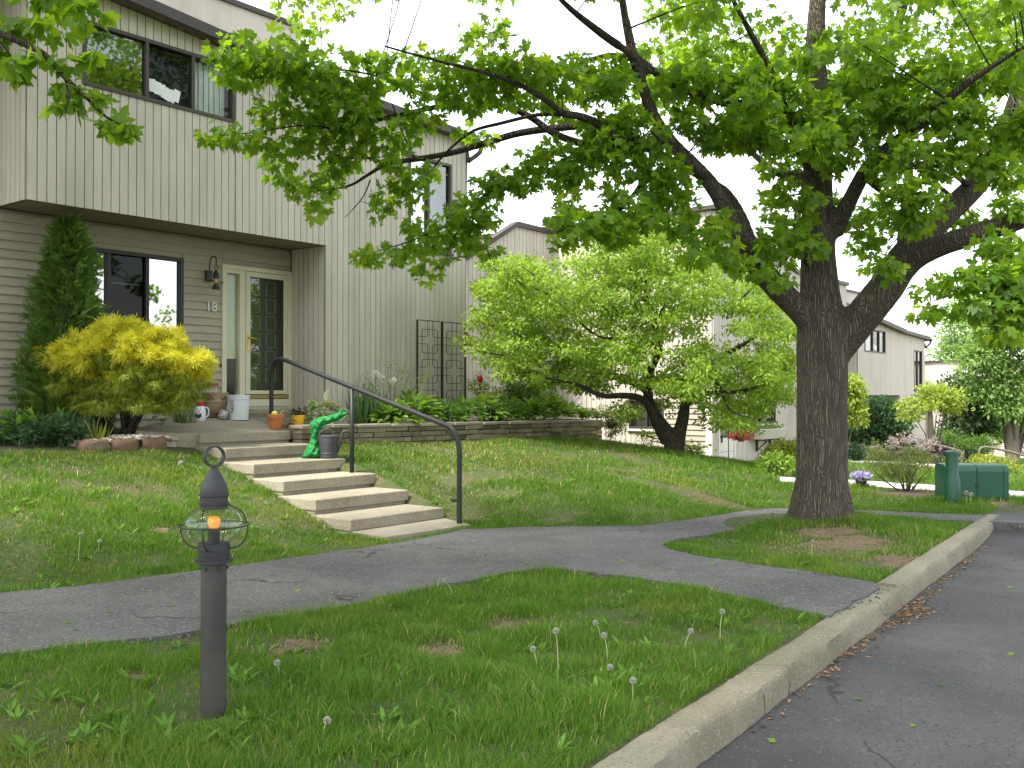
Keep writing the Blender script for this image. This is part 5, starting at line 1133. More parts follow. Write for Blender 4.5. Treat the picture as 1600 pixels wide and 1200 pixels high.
# bucket, bag, urn, jug, ornaments on the landing
def pland(x, n): q = at_n(x, 650, n); return Vector((q.x, n, pz(n) - .003))
b = pland(373, 12.0); bd = b.x * SS + b.y * CC
t = thing('bucket', b, 'white plastic pail with printed side standing before the door', 'bucket')
m = MB(); m.lathe(b, [(.135, 0), (.138, .01), (.150, .30), (.158, .302), (.158, .318), (.153, .32), (.153, .335), (.161, .337), (.161, .362), (.154, .364), (.149, .36), (.134, .02)], 32, caps=True); auto_smooth(m.build('pail', M['bucket'], t), 35)
me = text_mesh('NOH', .085, .001)
ang0 = math.atan2(-CC, -SS) - .42
for v in me.vertices:                                    # wrapped upright round the side
    x, y = v.co.x, v.co.y; r = .1465 + .0012; a = ang0 - (y - .03) / r * 1.0; hgt = .10 + x * .95
    r = .1355 + .0462 * (hgt + .0) + .0025; v.co = Vector((b.x + r * math.cos(a), b.y + r * math.sin(a), b.z + hgt))
link('lettering', me, M['ink'], t)
MB().tube(spline([b + Vector((-.155 * CC, .155 * SS, .33)), b + Vector((-.19 * CC - .05, .19 * SS - .03, .22)), b + Vector((-.10 * CC - .1, .1 * SS - .12, .10))], None, 5), .004, 6).build('handle', M['greybag'], t)
b = pland(349, 12.05)
m = MB(); m.ball(b + Vector((0, 0, .07)), .075, 12, 9, (1, 1, .95)); me = m.mesh('plastic_bag', True)
for v in me.vertices: v.co += Vector((random.gauss(0, .012), random.gauss(0, .012), random.gauss(0, .012)))
tag(link('plastic_bag', me, M['greybag'], None, b), 'crumpled clear plastic bag beside the white pail', 'bag')
b = pland(337, 12.35)
for i, (dx, dy, l) in enumerate(((-.12, 0, 'left brick under the tan urn'), (.10, .02, 'right brick under the tan urn, next to the pail'))):
    m = MB(); m.box(b.x + dx - .10, b.x + dx + .10, b.y + dy - .09, b.y + dy + .09, b.z, b.z + .06); tag(m.build('brick', M['redstone'], None, (b.x + dx, b.y + dy, b.z), bevel=.006), l, 'brick', 'bricks under the urn')
ub = b + Vector((0, 0, .06)); t = thing('urn', ub, 'wide tan urn planter with dark relief on bricks by the door', 'planter')
auto_smooth(MB().lathe(ub, [(.12, 0), (.13, .02), (.155, .06), (.168, .14), (.172, .17), (.165, .18), (.168, .25), (.19, .285), (.192, .30), (.175, .30), (.15, .26), (.14, .2), (.05, .19)], 32).build('bowl', M['urn'], t), 40)
m = MB()
for i in range(26):
    a = 2 * math.pi * i / 26; m.ball(ub + Vector((.171 * math.cos(a), .171 * math.sin(a), .155)), .008, 6, 4)
for k in range(5):
    a0 = 2 * math.pi * k / 5 + 3.6; m.tube([ub + Vector(((.172 + .006 * math.sin(s * 9)) * math.cos(a0 + s), (.172 + .006 * math.sin(s * 9)) * math.sin(a0 + s), .215 + .022 * math.sin(s * 12))) for s in np.linspace(-.35, .35, 18)], .006, 5)
m.build('relief', M['urn_dark'], t)
MB().lathe(ub, [(.148, .255), (.05, .27), (.01, .272)], 20).build('soil', M['soil'], t)
c = ub + Vector((.01, 0, .27)); t = thing('toadstool_stake', c, 'red capped white toadstool stake stuck in the urn', 'ornament')
MB().tube([c, c + Vector((.0, 0, .15))], .008, 8).build('stalk', M['white_trim'], t); MB().lathe(c + Vector((-.015, 0, .13)), [(.05, .0), (.052, .012), (.038, .035), (.012, .046)], 18).build('cap', M['red'], t, shade=True)
b = pland(312, 12.0); b.z += .0
t = thing('plastic_jug', b, 'white jug with a red lid and label, leaning beside the urn', 'jug')
m = MB(); m.lathe(b, [(.075, 0), (.085, .02), (.085, .14), (.07, .19), (.055, .215), (.055, .22)], 20); auto_smooth(m.build('body', M['bucket'], t), 45); m = MB().lathe(b, [(.060, .20), (.062, .21), (.062, .265), (.055, .27)], 20); auto_smooth(m.build('lid', M['red'], t), 40)
MB().tube(spline([b + Vector((.05 * CC, -.05 * SS, .20)), b + Vector((.12 * CC, -.12 * SS, .17)), b + Vector((.12 * CC, -.12 * SS, .08)), b + Vector((.085 * CC, -.085 * SS, .05))], None, 5), .011, 8).build('handle', M['bucket'], t, shade=True)
m = MB(); a = math.atan2(-CC, -SS)
for k in range(6): m.box(b.x + .0, b.x + .001, b.y, b.y + .001, b.z + .05, b.z + .051)
lb = MB(); vs = []
for i, s in enumerate(np.linspace(-.6, .6, 9)):
    for z in (.045, .10): vs.append((b.x + .0868 * math.cos(a + s), b.y + .0868 * math.sin(a + s), b.z + z + .012 * math.sin(i)))
lb.add(vs, [(2 * i, 2 * i + 2, 2 * i + 3, 2 * i + 1) for i in range(8)]).build('label', M['can'], t)

# terracotta and yellow pots
b = Vector((at_n(431, 673, 10.98).x, 10.98, pz(10.98) - .003))
t = thing('terracotta_pot', b, 'orange clay flowerpot at the head of the steps', 'flowerpot')
auto_smooth(MB().lathe(b, [(.078, 0), (.082, .01), (.105, .155), (.118, .157), (.122, .205), (.116, .21), (.104, .205), (.098, .16)], 28).build('pot', M['terra'], t), 35)
MB().lathe(b, [(.10, .165), (.03, .175), (.005, .176)], 18).build('soil', M['soil'], t)
c = b + Vector((-.02, 0, .19)); t2_ = thing('yellow_ball', c, 'small yellow ball lying in the clay flowerpot', 'ball'); MB().ball(c + Vector((0, 0, .03)), .042, 14, 9, (1, 1, .9)).build('ball', M['pinkgreen'], t2_, shade=True)
t3_ = thing('wooden_stick', b + Vector((.05, -.02, .17)), 'pale wooden stick poking out of the clay flowerpot', 'stick'); MB().tube([b + Vector((.05, -.02, .16)), b + Vector((.065, -.03, .235)), b + Vector((.10, -.06, .255))], .008, 7).build('stick', M['straw'], t3_)
b = Vector((at_n(466, 671, 11.05).x, 11.05, 1.135)); 
t = thing('yellow_pot', b, 'yellow glazed flowerpot holding a withered dark plant', 'flowerpot')
auto_smooth(MB().lathe(b, [(.062, 0), (.066, .008), (.088, .16), (.094, .162), (.096, .175), (.088, .178), (.082, .16)], 28).build('pot', M['yellow'], t), 35)
P = np.array(b) + np.array([0, 0, .19]) + in_ball(60, .5) * np.array([.10, .10, .08]); D, N = droop_dirs(60, rnd(60) * .5, -.3, .8); leaves('plant', M['plum'], t, 'slim', P, rng.uniform(.06, .11, 60), D, N)
MB().box(b.x - .25, b.x + .75, 10.84, 11.25, 1.0, 1.133).build('flagstone', M['cap']); tag(bpy.data.objects['flagstone'], 'flat flagstone under the yellow pot where wall meets steps', 'flagstone')
P = np.array([b.x - .13, 11.1, 1.15]) + in_ball(90, .6) * np.array([.14, .12, .06]); D, N = droop_dirs(90, rnd(90), 0, .8, .5, .9)
o = leaves('dry_leaves', M['litter'], None, 'oval', P, rng.uniform(.05, .09, 90), D, N); tag(o, kind='stuff')

# watering can and green sack on the fourth step
zs4 = .13 + .163 * 4
c = at_z(514, 716, zs4); b = Vector((c.x, c.y, zs4)); rt = Vector((CC, -SS, 0))
t = thing('watering_can', b, 'dark grey plastic watering can on the fourth step', 'watering can')
auto_smooth(MB().lathe(b, [(.105, 0), (.112, .008), (.112, .055), (.116, .06), (.116, .07), (.112, .075), (.118, .2), (.121, .25), (.118, .262), (.121, .268), (.121, .285), (.10, .30), (.07, .305), (.05, .29)], 32).build('body', M['can'], t), 35)
MB().tube(spline([b - rt * .112 + Vector((0, 0, .20)), b - rt * .125 + Vector((0, 0, .28)), b - rt * .09 + Vector((0, 0, .345)), b - rt * .02 + Vector((0, 0, .375)), b + rt * .04 + Vector((0, 0, .35)), b + rt * .07 + Vector((0, 0, .29))], None, 6), .014, 8).build('handle', M['can'], t, shade=True)
MB().tube(spline([b + rt * .105 + Vector((0, 0, .08)), b + rt * .15 + Vector((0, 0, .20)), b + rt * .17 + Vector((0, 0, .31)), b + rt * .20 + Vector((0, 0, .35)), b + rt * .25 + Vector((0, 0, .345))], None, 6), np.linspace(.022, .013, 25), 8).build('spout', M['can'], t, shade=True)
c = at_z(486, 716, zs4); b = Vector((c.x, c.y, zs4)); d = b.x * SS + b.y * CC
OUT = [(470, 717), (502, 718), (504, 706), (499, 694), (497, 682), (499, 672), (506, 665), (518, 661), (530, 657), (539, 650), (546, 644), (537, 643), (533, 638), (527, 645), (515, 649), (502, 651), (492, 654), (485, 659), (484, 667), (487, 678), (484, 690), (477, 702)]
def _sack():
    xs = np.arange(468, 549, 1.6); ys = np.arange(636, 720, 1.6); X, Y = np.meshgrid(xs, ys); o = np.array(OUT, float)
    A, B = o, np.roll(o, -1, 0); Q = np.stack([X.ravel(), Y.ravel()], 1); dm = np.full(len(Q), 1e9); near = np.zeros((len(Q), 2))
    for a_, b_ in zip(A, B):
        t_ = np.clip(((Q - a_) @ (b_ - a_)) / ((b_ - a_) @ (b_ - a_)), 0, 1); c_ = a_ + t_[:, None] * (b_ - a_); dd_ = np.linalg.norm(Q - c_, axis=1); m_ = dd_ < dm; near[m_] = c_[m_]; dm = np.minimum(dm, dd_)
    ins = in_polygon(Q[:, 0], Q[:, 1], OUT); sd = np.where(ins, dm, -dm); Q = np.where((sd < .4)[:, None], near, Q); ok = (sd > -1.4).reshape(X.shape); dpt = np.clip(sd, 0, 9)
    crease = .010 * np.sin(Q[:, 0] * .62 + Q[:, 1] * .35) + .008 * np.sin(Q[:, 0] * .31 - Q[:, 1] * .71 + 1) + .006 * np.sin(Q[:, 0] * 1.1 + Q[:, 1] * .9) + rng.normal(size=len(Q)) * .0022
    th = .030 * np.sqrt(dpt) * (1 + .8 * np.clip((Q[:, 1] - 688) / 25, 0, 1)) + crease * np.clip(dpt / 2, 0, 1)
    V, F = [], []; ny, nx = X.shape
    for sgn in (-1, 1):
        for (x_, y_), h_, d_ in zip(Q, th, dpt): V.append(at_d(x_, y_, d + .06 + sgn * (h_ * (1 if sgn < 0 else .8)) ))
    for sgn in (0, 1):
        for j in range(ny - 1):
            for i in range(nx - 1):
                k_ = [(j, i), (j, i + 1), (j + 1, i + 1), (j + 1, i)]
                if all(ok[q] for q in k_): f_ = [sgn * nx * ny + q[0] * nx + q[1] for q in k_]; F.append(f_ if sgn else f_[::-1])
    me = bpy.data.meshes.new('garden_sack'); bm = bmesh.new(); vv = [bm.verts.new(p_) for p_ in V]
    for f_ in F: bm.faces.new([vv[i] for i in f_])
    bmesh.ops.delete(bm, geom=[v for v in bm.verts if not v.link_faces], context='VERTS'); bmesh.ops.remove_doubles(bm, verts=bm.verts[:], dist=.002); bmesh.ops.recalc_face_normals(bm, faces=bm.faces[:])
    bm.to_mesh(me); bm.free(); me.shade_smooth(); return me
def in_polygon(u, n, poly):
    ins = np.zeros(len(u), bool); j = len(poly) - 1
    for i in range(len(poly)):
        xi, yi = poly[i]; xj, yj = poly[j]; ins ^= ((yi > n) != (yj > n)) & (u < (xj - xi) * (n - yi) / (yj - yi + 1e-12) + xi); j = i
    return ins
me = _sack()
for v in me.vertices: v.co.z = max(v.co.z, zs4 + .002)
tag(link('garden_sack', me, M['greenbag'], None, b), 'half empty shiny green plastic garden sack slumped on the steps', 'sack')

# trellis
tu0, tu1, tn = at_n(652, 501, 11.74).x, at_n(727, 508, 11.74).x, 11.74
t = thing('trellis', ((tu0 + tu1) / 2, tn, 1.1), 'black two panel metal trellis with looping squares against the siding', 'trellis')
zt_ = 2.88; pw = (tu1 - tu0) / 2
f = MB()
for x in (tu0, tu0 + pw, tu1): f.box(x - (.014 if x != tu0 + pw else .02), x + (.014 if x != tu0 + pw else .02), tn - .012, tn + .012, 1.08, zt_)
f.box(tu0, tu1, tn - .008, tn + .008, zt_, zt_ + .014); f.build('frame', M['iron'], t)
g = MB()
def rr_(x0, x1, z0, z1, r=.04, closed=True, dy=0):
    pts = []
    for cx, cz, a0 in ((x1 - r, z1 - r, 0), (x0 + r, z1 - r, 90), (x0 + r, z0 + r, 180), (x1 - r, z0 + r, 270)):
        for k in range(4): a = math.radians(a0 + 30 * k); pts.append((cx + r * math.cos(a), tn + dy, cz + r * math.sin(a)))
    g.tube(pts, .0055, 6, closed=True)
for x0 in (tu0, tu0 + pw):
    x1 = x0 + pw
    for z0, z1 in ((2.326, 2.735), (1.805, 2.214), (1.275, 1.684)): rr_(x0 + pw * .19, x0 + pw * .81, z0, z1)
    for z0, z1 in ((2.078, 2.479), (1.548, 1.941), (1.10, 1.42)):
        for xa, xb in ((x0, x0 + pw * .40), (x1, x0 + pw * .60)):
            s_ = .04 if xb > xa else -.04
            g.tube([(xa, tn - .011, z1), (xb - s_, tn - .011, z1), (xb - s_ * .3, tn - .011, z1 - .012), (xb, tn - .011, z1 - .04), (xb, tn - .011, z0 + .04), (xb - s_ * .3, tn - .011, z0 + .012), (xb - s_, tn - .011, z0), (xa, tn - .011, z0)], .0055, 6)
    for xa, xb in ((x0, x0 + pw * .40), (x1, x0 + pw * .60)):
        s_ = .04 if xb > xa else -.04
        g.tube([(xb, tn - .011, zt_), (xb, tn - .011, 2.647), (xb - s_ * .3, tn - .011, 2.619), (xb - s_, tn - .011, 2.607), (xa, tn - .011, 2.607)], .0055, 6)
g.build('lattice', M['iron'], t)

# cat behind the glass
cz = at_n(199, 520, 12.98); b = Vector((cz.x, 12.98, 2.40)); top_z = at_n(199, 490, 12.98).z
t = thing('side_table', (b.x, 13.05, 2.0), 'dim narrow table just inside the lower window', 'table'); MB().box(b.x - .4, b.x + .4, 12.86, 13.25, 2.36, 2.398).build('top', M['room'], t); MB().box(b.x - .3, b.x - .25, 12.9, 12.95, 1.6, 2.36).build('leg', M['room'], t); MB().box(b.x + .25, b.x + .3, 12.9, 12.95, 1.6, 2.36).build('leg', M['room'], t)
s = (top_z - 2.40) / .40; m = MB()
V = lambda x, y, z: b + Vector((x * s, y * s, z * s))
m.tube(spline([V(0, .10, .03), V(0, .07, .10), V(0, .03, .20), V(0, -.01, .27), V(0, -.03, .31)], None, 5), np.array([.09, .105, .09, .068, .05])[np.minimum(np.arange(21) // 5, 4)] * s, 14)
m.ball(V(0, -.045, .335), .062 * s, 14, 10, (1, 1.05, .9)); m.ball(V(0, -.10, .318), .028 * s, 10, 8)
for e in (-1, 1):
    m.tube([V(e * .036, -.03, .375), V(e * .046, -.03, .425)], [.024 * s, .003], 8); m.tube([V(e * .035, -.04, .22), V(e * .033, -.06, .10), V(e * .033, -.075, .015), V(e * .033, -.10, .012)], [.03 * s, .024 * s, .02 * s, .02 * s], 8); m.ball(V(e * .075, .06, .06), .062 * s, 10, 8, (.7, 1.2, 1))
m.tube(spline([V(0, .17, .03), V(.10, .16, .02), V(.14, .05, .02), V(.10, -.05, .02)], None, 4), .018 * s, 8)
ctg = thing('cat', b, 'tan cat sitting inside the lower window above the golden shrub', 'cat'); remeshed(m, 'body', M['fur'], ctg, .012, 2)
e = MB(); e.ball(V(-.024, -.098, .345), .009 * s, 8, 6); e.ball(V(.024, -.098, .345), .009 * s, 8, 6); e.build('eyes', M['brass'], ctg)

# ================================================================== FAR THINGS
def local(base, yaw):
    c_, s_ = math.cos(yaw), math.sin(yaw)
    return lambda x, y, z: (base.x + x * c_ - y * s_, base.y + x * s_ + y * c_, base.z + z)
YAW = -math.atan2(SS, CC)
b = at_g(1526, 781); b.z -= .03; mm = local(b, YAW + math.radians(-4)); dd = b.x * SS + b.y * CC; k = dd / FPX
t = thing('utility_box', b, 'low green metal utility cabinet with a rounded top edge on the lawn', 'utility box')
W, H, DP = 96 * k, 58 * k, .42
def cab(x0, x1):
    pr = [(0, 0), (0, H - .09), (.012, H - .045), (.045, H - .012), (.09, H), (DP - .05, H), (DP, H - .05), (DP, 0)]; n = len(pr)
    return [mm(x0, y, z) for y, z in pr] + [mm(x1, y, z) for y, z in pr], [tuple(range(n))[::-1], tuple(range(n, 2 * n))] + [(i, (i + 1) % n, n + (i + 1) % n, n + i) for i in range(n)]
m = MB(); m.add(*cab(-W / 2, -.004)); m.add(*cab(.004, W / 2 - .07)); o = m.build('body', M['utility'], t, bevel=.004)
m = MB(); v, f = cab(W / 2 - .066, W / 2); m.add(v, f); m.build('end_panel', M['utility'], t, bevel=.004)
m = MB(); m.box(-W / 2 - .03, W / 2 + .05, -.03, DP + .04, -.08, .025, m=mm); m.build('pad', M['concrete'], t)
m = MB(); m.box(-.02, .02, -.012, .0, H * .42, H * .5, m=mm); m.build('latch', M['iron'], t)
b = at_g(1487, 786); b.z -= .02; dd = b.x * SS + b.y * CC; k = dd / FPX
t = thing('utility_pedestal', b, 'tall round green utility post beside the cabinet', 'utility post')
auto_smooth(MB().lathe(b, [(12.2 * k, 0), (12.2 * k, 38 * k), (9.6 * k, 46 * k), (9.6 * k, 80 * k)], 24).build('tube', M['utility'], t), 40)
auto_smooth(MB().lathe(b, [(10.3 * k, 78 * k), (10.3 * k, 82 * k), (8 * k, 84 * k), (2 * k, 85 * k)], 24).build('cap', M['utility'], t), 40)
MB().tube([b + Vector((0, 0, 84 * k)), b + Vector((.03, -.03, 94 * k))], .004, 6).build('wire', M['straw'], t)
b = at_g(1345, 761); dd = b.x * SS + b.y * CC; k = dd / FPX
t = thing('flower_pot', b, 'dark pot of lavender coloured petunias by the pale walk', 'flowerpot')
auto_smooth(MB().lathe(b, [(7 * k, 0), (9.5 * k, 13 * k), (10 * k, 14 * k), (8.5 * k, 13 * k)], 20).build('pot', M['can'], t), 40)
P = np.array(b + Vector((0, 0, 18 * k))) + in_ball(260, .5) * np.array([18 * k, 18 * k, 6.5 * k]); D, N = droop_dirs(260, rnd(260), 0, .8); leaves('flowers', M['purple_petal'], t, 'petal', P, rng.uniform(.035, .06, 260), D, N)
P = np.array(b + Vector((0, 0, 15 * k))) + in_ball(120, .5) * np.array([13 * k, 13 * k, 4 * k]); D, N = droop_dirs(120, rnd(120), 0, .8); leaves('leaves', M['shrub'], t, 'oval', P, rng.uniform(.04, .06, 120), D, N)
# hanging basket on a shepherd's crook
b = at_d(1138, 724, 19.6); b.z = float(gz(b.x, b.y)); d = 19.6; k = d / FPX; c = at_d(1158, 678, 19.6)
t = thing('hanging_basket', c, 'basket overflowing with red leaved flowers on a thin pole', 'basket')
P = np.array(c) + in_ball(520, .5) * np.array([22 * k, 20 * k, 9 * k]); P[:, 2] -= .35 * ((P[:, 0] - c.x) ** 2 + (P[:, 1] - c.y) ** 2) ; D, N = droop_dirs(len(P), unit(P - np.array(c)) * .6, .5, .7); leaves('flowers', M['basketred'], t, 'oval', P, rng.uniform(.04, .075, len(P)), D, N)
P = np.array(c + Vector((0, 0, 8 * k))) + in_ball(150, .5) * np.array([18 * k, 16 * k, 6 * k]); D, N = droop_dirs(len(P), unit(P - np.array(c)) * .6, -.3, .7); leaves('leaves', M['lime'], t, 'slim', P, rng.uniform(.05, .09, len(P)), D, N)
MB().lathe(c - Vector((0, 0, 6 * k)), [(4 * k, -6 * k), (11 * k, 4 * k), (12 * k, 5 * k)], 18).build('basket', M['soil'], t, shade=True)
MB().tube(spline([b, at_d(1138, 690, d), at_d(1139, 655, d), at_d(1146, 645, d), at_d(1156, 648, d), at_d(1158, 660, d), c], None, 5), .010, 7).build('pole', M['iron'], t)
# window box on the pale house
x0, x1 = 20.3, 21.7; zb = .62
t = thing('window_box', (21, 9.2, zb), 'pale wooden window box on brackets under the neighbouring window', 'planter')
MB().add([(x0, 9.08, zb), (x1, 9.08, zb), (x1, 9.38, zb), (x0, 9.38, zb), (x0 - .03, 9.02, zb + .22), (x1 + .03, 9.02, zb + .22), (x1 + .03, 9.38, zb + .22), (x0 - .03, 9.38, zb + .22)], [(0, 3, 2, 1), (4, 5, 6, 7), (0, 1, 5, 4), (1, 2, 6, 5), (2, 3, 7, 6), (3, 0, 4, 7)]).build('box', M['siding'], t, bevel=.006)
for x in (20.65, 21.35): MB().box(x - .02, x + .02, 9.34, 9.384, zb - .28, zb - .002).box(x - .02, x + .02, 9.12, 9.34, zb - .04, zb - .003).tube([(x, 9.13, zb - .04), (x, 9.35, zb - .26)], .015, 6).build('bracket', M['brown'], t)
P = np.array([21, 9.2, zb + .26]) + in_ball(160, .5) * np.array([.7, .14, .1]); D, N = droop_dirs(len(P), rnd(len(P)) * .5, -.2, .7); leaves('foliage', M['shrub'], t, 'oval', P, rng.uniform(.06, .09, len(P)), D, N)
# far handrails
for rows, lab, d in (([(1530, 712), (1530, 703), (1535, 699), (1545, 699), (1570, 704), (1600, 712), (1630, 720), (1640, 728)], 'grey pipe handrail by the farthest walk at the right edge', 19.5), ([(1450, 712), (1452, 697), (1462, 695), (1480, 699), (1500, 706), (1502, 716)], 'grey handrail glimpsed left of the green utility post', 22.0)):
    P = [at_d(x, y, d) for x, y in rows]; t = thing('handrail', P[0], lab, 'handrail', 'far handrails'); MB().tube(spline(P, None, 5), .024, 8).build('rail', M['paleback'], t, shade=True)
    g = P[0].copy(); g.z = float(gz(g.x, g.y)); MB().tube([g, P[0]], .022, 8).build('post', M['paleback'], t); e = P[-1].copy(); e.z = float(gz(e.x, e.y)); MB().tube([e, P[-1]], .022, 8).build('post', M['paleback'], t)

# ================================================================== DANDELIONS
def dandelion_mesh(r):
    q = rnd(110); n = len(q); side = unit(np.cross(q, rnd(n)))
    V, lo, to = [], [], []
    V1 = np.stack([q * r * .12, q * r - side * r * .17, q * r + side * r * .17], 1); s2 = unit(np.cross(q, side)); V2 = np.stack([q * r * .5, q * r - s2 * r * .17, q * r + s2 * r * .17], 1)
    V = np.concatenate([V1, V2]).reshape(-1, 3); return raw_mesh('seed_head', V, np.arange(len(V)), np.full(len(V) // 3, 3))
HEAD = dandelion_mesh(.0175)
DN = [(708, 909, 936, 'dandelion clock alone at the path edge in the middle of the front lawn'), (872, 989, 1056, 'tallest dandelion clock standing straight in the front lawn'), (839, 1019, 1047, 'dandelion clock leaning just left of the tallest one'), (949, 997, 1036, 'dandelion clock right of the tallest one'), (1124, 960, 1000, 'thin stemmed dandelion near where the path meets the kerb'), (1069, 990, 1020, 'small dandelion clock close to the right part of the front lawn'),
      (988, 1068, 1100, 'large dandelion clock low in the front lawn near the kerb'), (938, 977, 1000, 'faint little dandelion behind the pair of clocks'), (946, 1046, 1058, 'short dandelion clock deep in the grass'), (124, 838, 884, 'long stemmed dandelion on the left slope above the path'), (155, 848, 862, 'short dandelion on the left slope beside the long stemmed one'), (290, 726, 744, 'dandelion high on the left slope near the steps'), (1267, 849, 873, 'dandelion on the bare ground in front of the maple'),
      (1510, 772, 788, 'left white dandelion before the green utility box'), (1515, 775, 789, 'right white dandelion before the green utility box'), (438, 1040, 1060, 'dandelion in the dark grass right of the lamp post'), (505, 1130, 1160, 'dandelion at the very bottom of the front lawn')]
for i, (x, yh, yb, lab) in enumerate(DN):
    g = at_g(x, yb); d = g.x * SS + g.y * CC; h = (yb - yh) * d / FPX + .02
    t = thing('dandelion', g, lab, 'dandelion', 'dandelions in the lawns'); lx, ly = random.gauss(0, .02), random.gauss(0, .02)
    top = g + Vector((lx, ly, h)); MB().tube(spline([g - Vector((0, 0, .03)), g + Vector((lx * .2, ly * .2, h * .5)), top], None, 4), .0022 if d < 9 else .004, 6).build('stem', M['straw'], t)
    o = bpy.data.objects.new('seed_head', HEAD); COL.objects.link(o); o.parent = t; o.location = (lx, ly, h); sc = 1.0 if d < 9 else 1.7; o.scale = (sc, sc, sc)
HEAD.materials.append(M['fluff'])
# ================================================================== GRASS, LITTER
def in_poly(u, n, poly):
    inside = np.zeros(len(u), bool); j = len(poly) - 1
    for i in range(len(poly)):
        xi, yi = poly[i]; xj, yj = poly[j]
        c = ((yi > n) != (yj > n)) & (u < (xj - xi) * (n - yi) / (yj - yi + 1e-12) + xi); inside ^= c; j = i
    return inside
def px_ell(x, y, rx, ry):
    c = at_g(x, y); e = at_g(x + rx, y); f = at_g(x, y - ry) if ry else c
    return (c.x, c.y, (e.x - c.x), (e.y - c.y), (f.x - c.x), (f.y - c.y))
BARE = [(695, 1017, 48, 16), (470, 1008, 60, 16), (800, 978, 50, 12), (420, 1020, 60, 14), (1325, 850, 125, 25), (1290, 832, 95, 14), (1400, 875, 60, 16), (255, 830, 22, 8), (740, 745, 60, 12), (790, 770, 40, 10), (215, 1060, 26, 10), (1560, 788, 30, 5), (300, 1000, 40, 10)]
BE = [px_ell(*b) for b in BARE]
def bare_amount(u, n):
    out = np.zeros(len(u))
    for cx, cy, ax, ay, bx, by in BE:
        det = ax * by - ay * bx; du, dn = u - cx, n - cy; s = (du * by - dn * bx) / det; t = (ax * dn - ay * du) / det
        out = np.maximum(out, 1 - smooth(.30, 1.25, np.sqrt(s * s + t * t) + .18 * wob(u * 3.1, n * 3.1)))
    return out
for ib, (cx, cy, ax, ay, bx, by) in enumerate(BE):
    if ib in (8, 9, 12): continue
    zo = .006 + .0006 * ib; ax, ay, bx, by = [q * .66 for q in (ax, ay, bx, by)]
    vs = [(cx, cy, float(gz(cx, cy)) + zo)]; K_ = 36; rr_q = (.35, .7, 1.0)
    for k in range(K_):
        a = 2 * math.pi * k / K_; wv = 1 + .20 * math.sin(3 * a + cx * 7) + .14 * math.sin(5 * a + cy * 9) + .09 * math.sin(9 * a + cx)
        for q in rr_q: u, n = cx + (ax * math.cos(a) + bx * math.sin(a)) * q * wv, cy + (ay * math.cos(a) + by * math.sin(a)) * q * wv; vs.append((u, n, float(gz(u, n)) + (zo if q < .9 else -.03)))
    fs = []
    for k in range(K_):
        j = (k + 1) % K_; fs.append((0, 1 + k * 3, 1 + j * 3)); fs += [(1 + k * 3 + q, 2 + k * 3 + q, 2 + j * 3 + q, 1 + j * 3 + q) for q in (0, 1)]
    o = MB().add(vs, fs).build('bare_soil', M['bare'])
    if o.data.polygons[0].normal.z < 0: o.data.flip_normals()
    tag(o, kind='structure')
STEP_POLY = [(7.0, 7.1), (8.3, 7.05), (8.62, 8.0), (8.85, 10.6), (9.2, 12.7), (6.6, 12.7), (6.72, 11.1), (7.3, 10.8), (7.15, 9.2), (7.02, 8.0)]
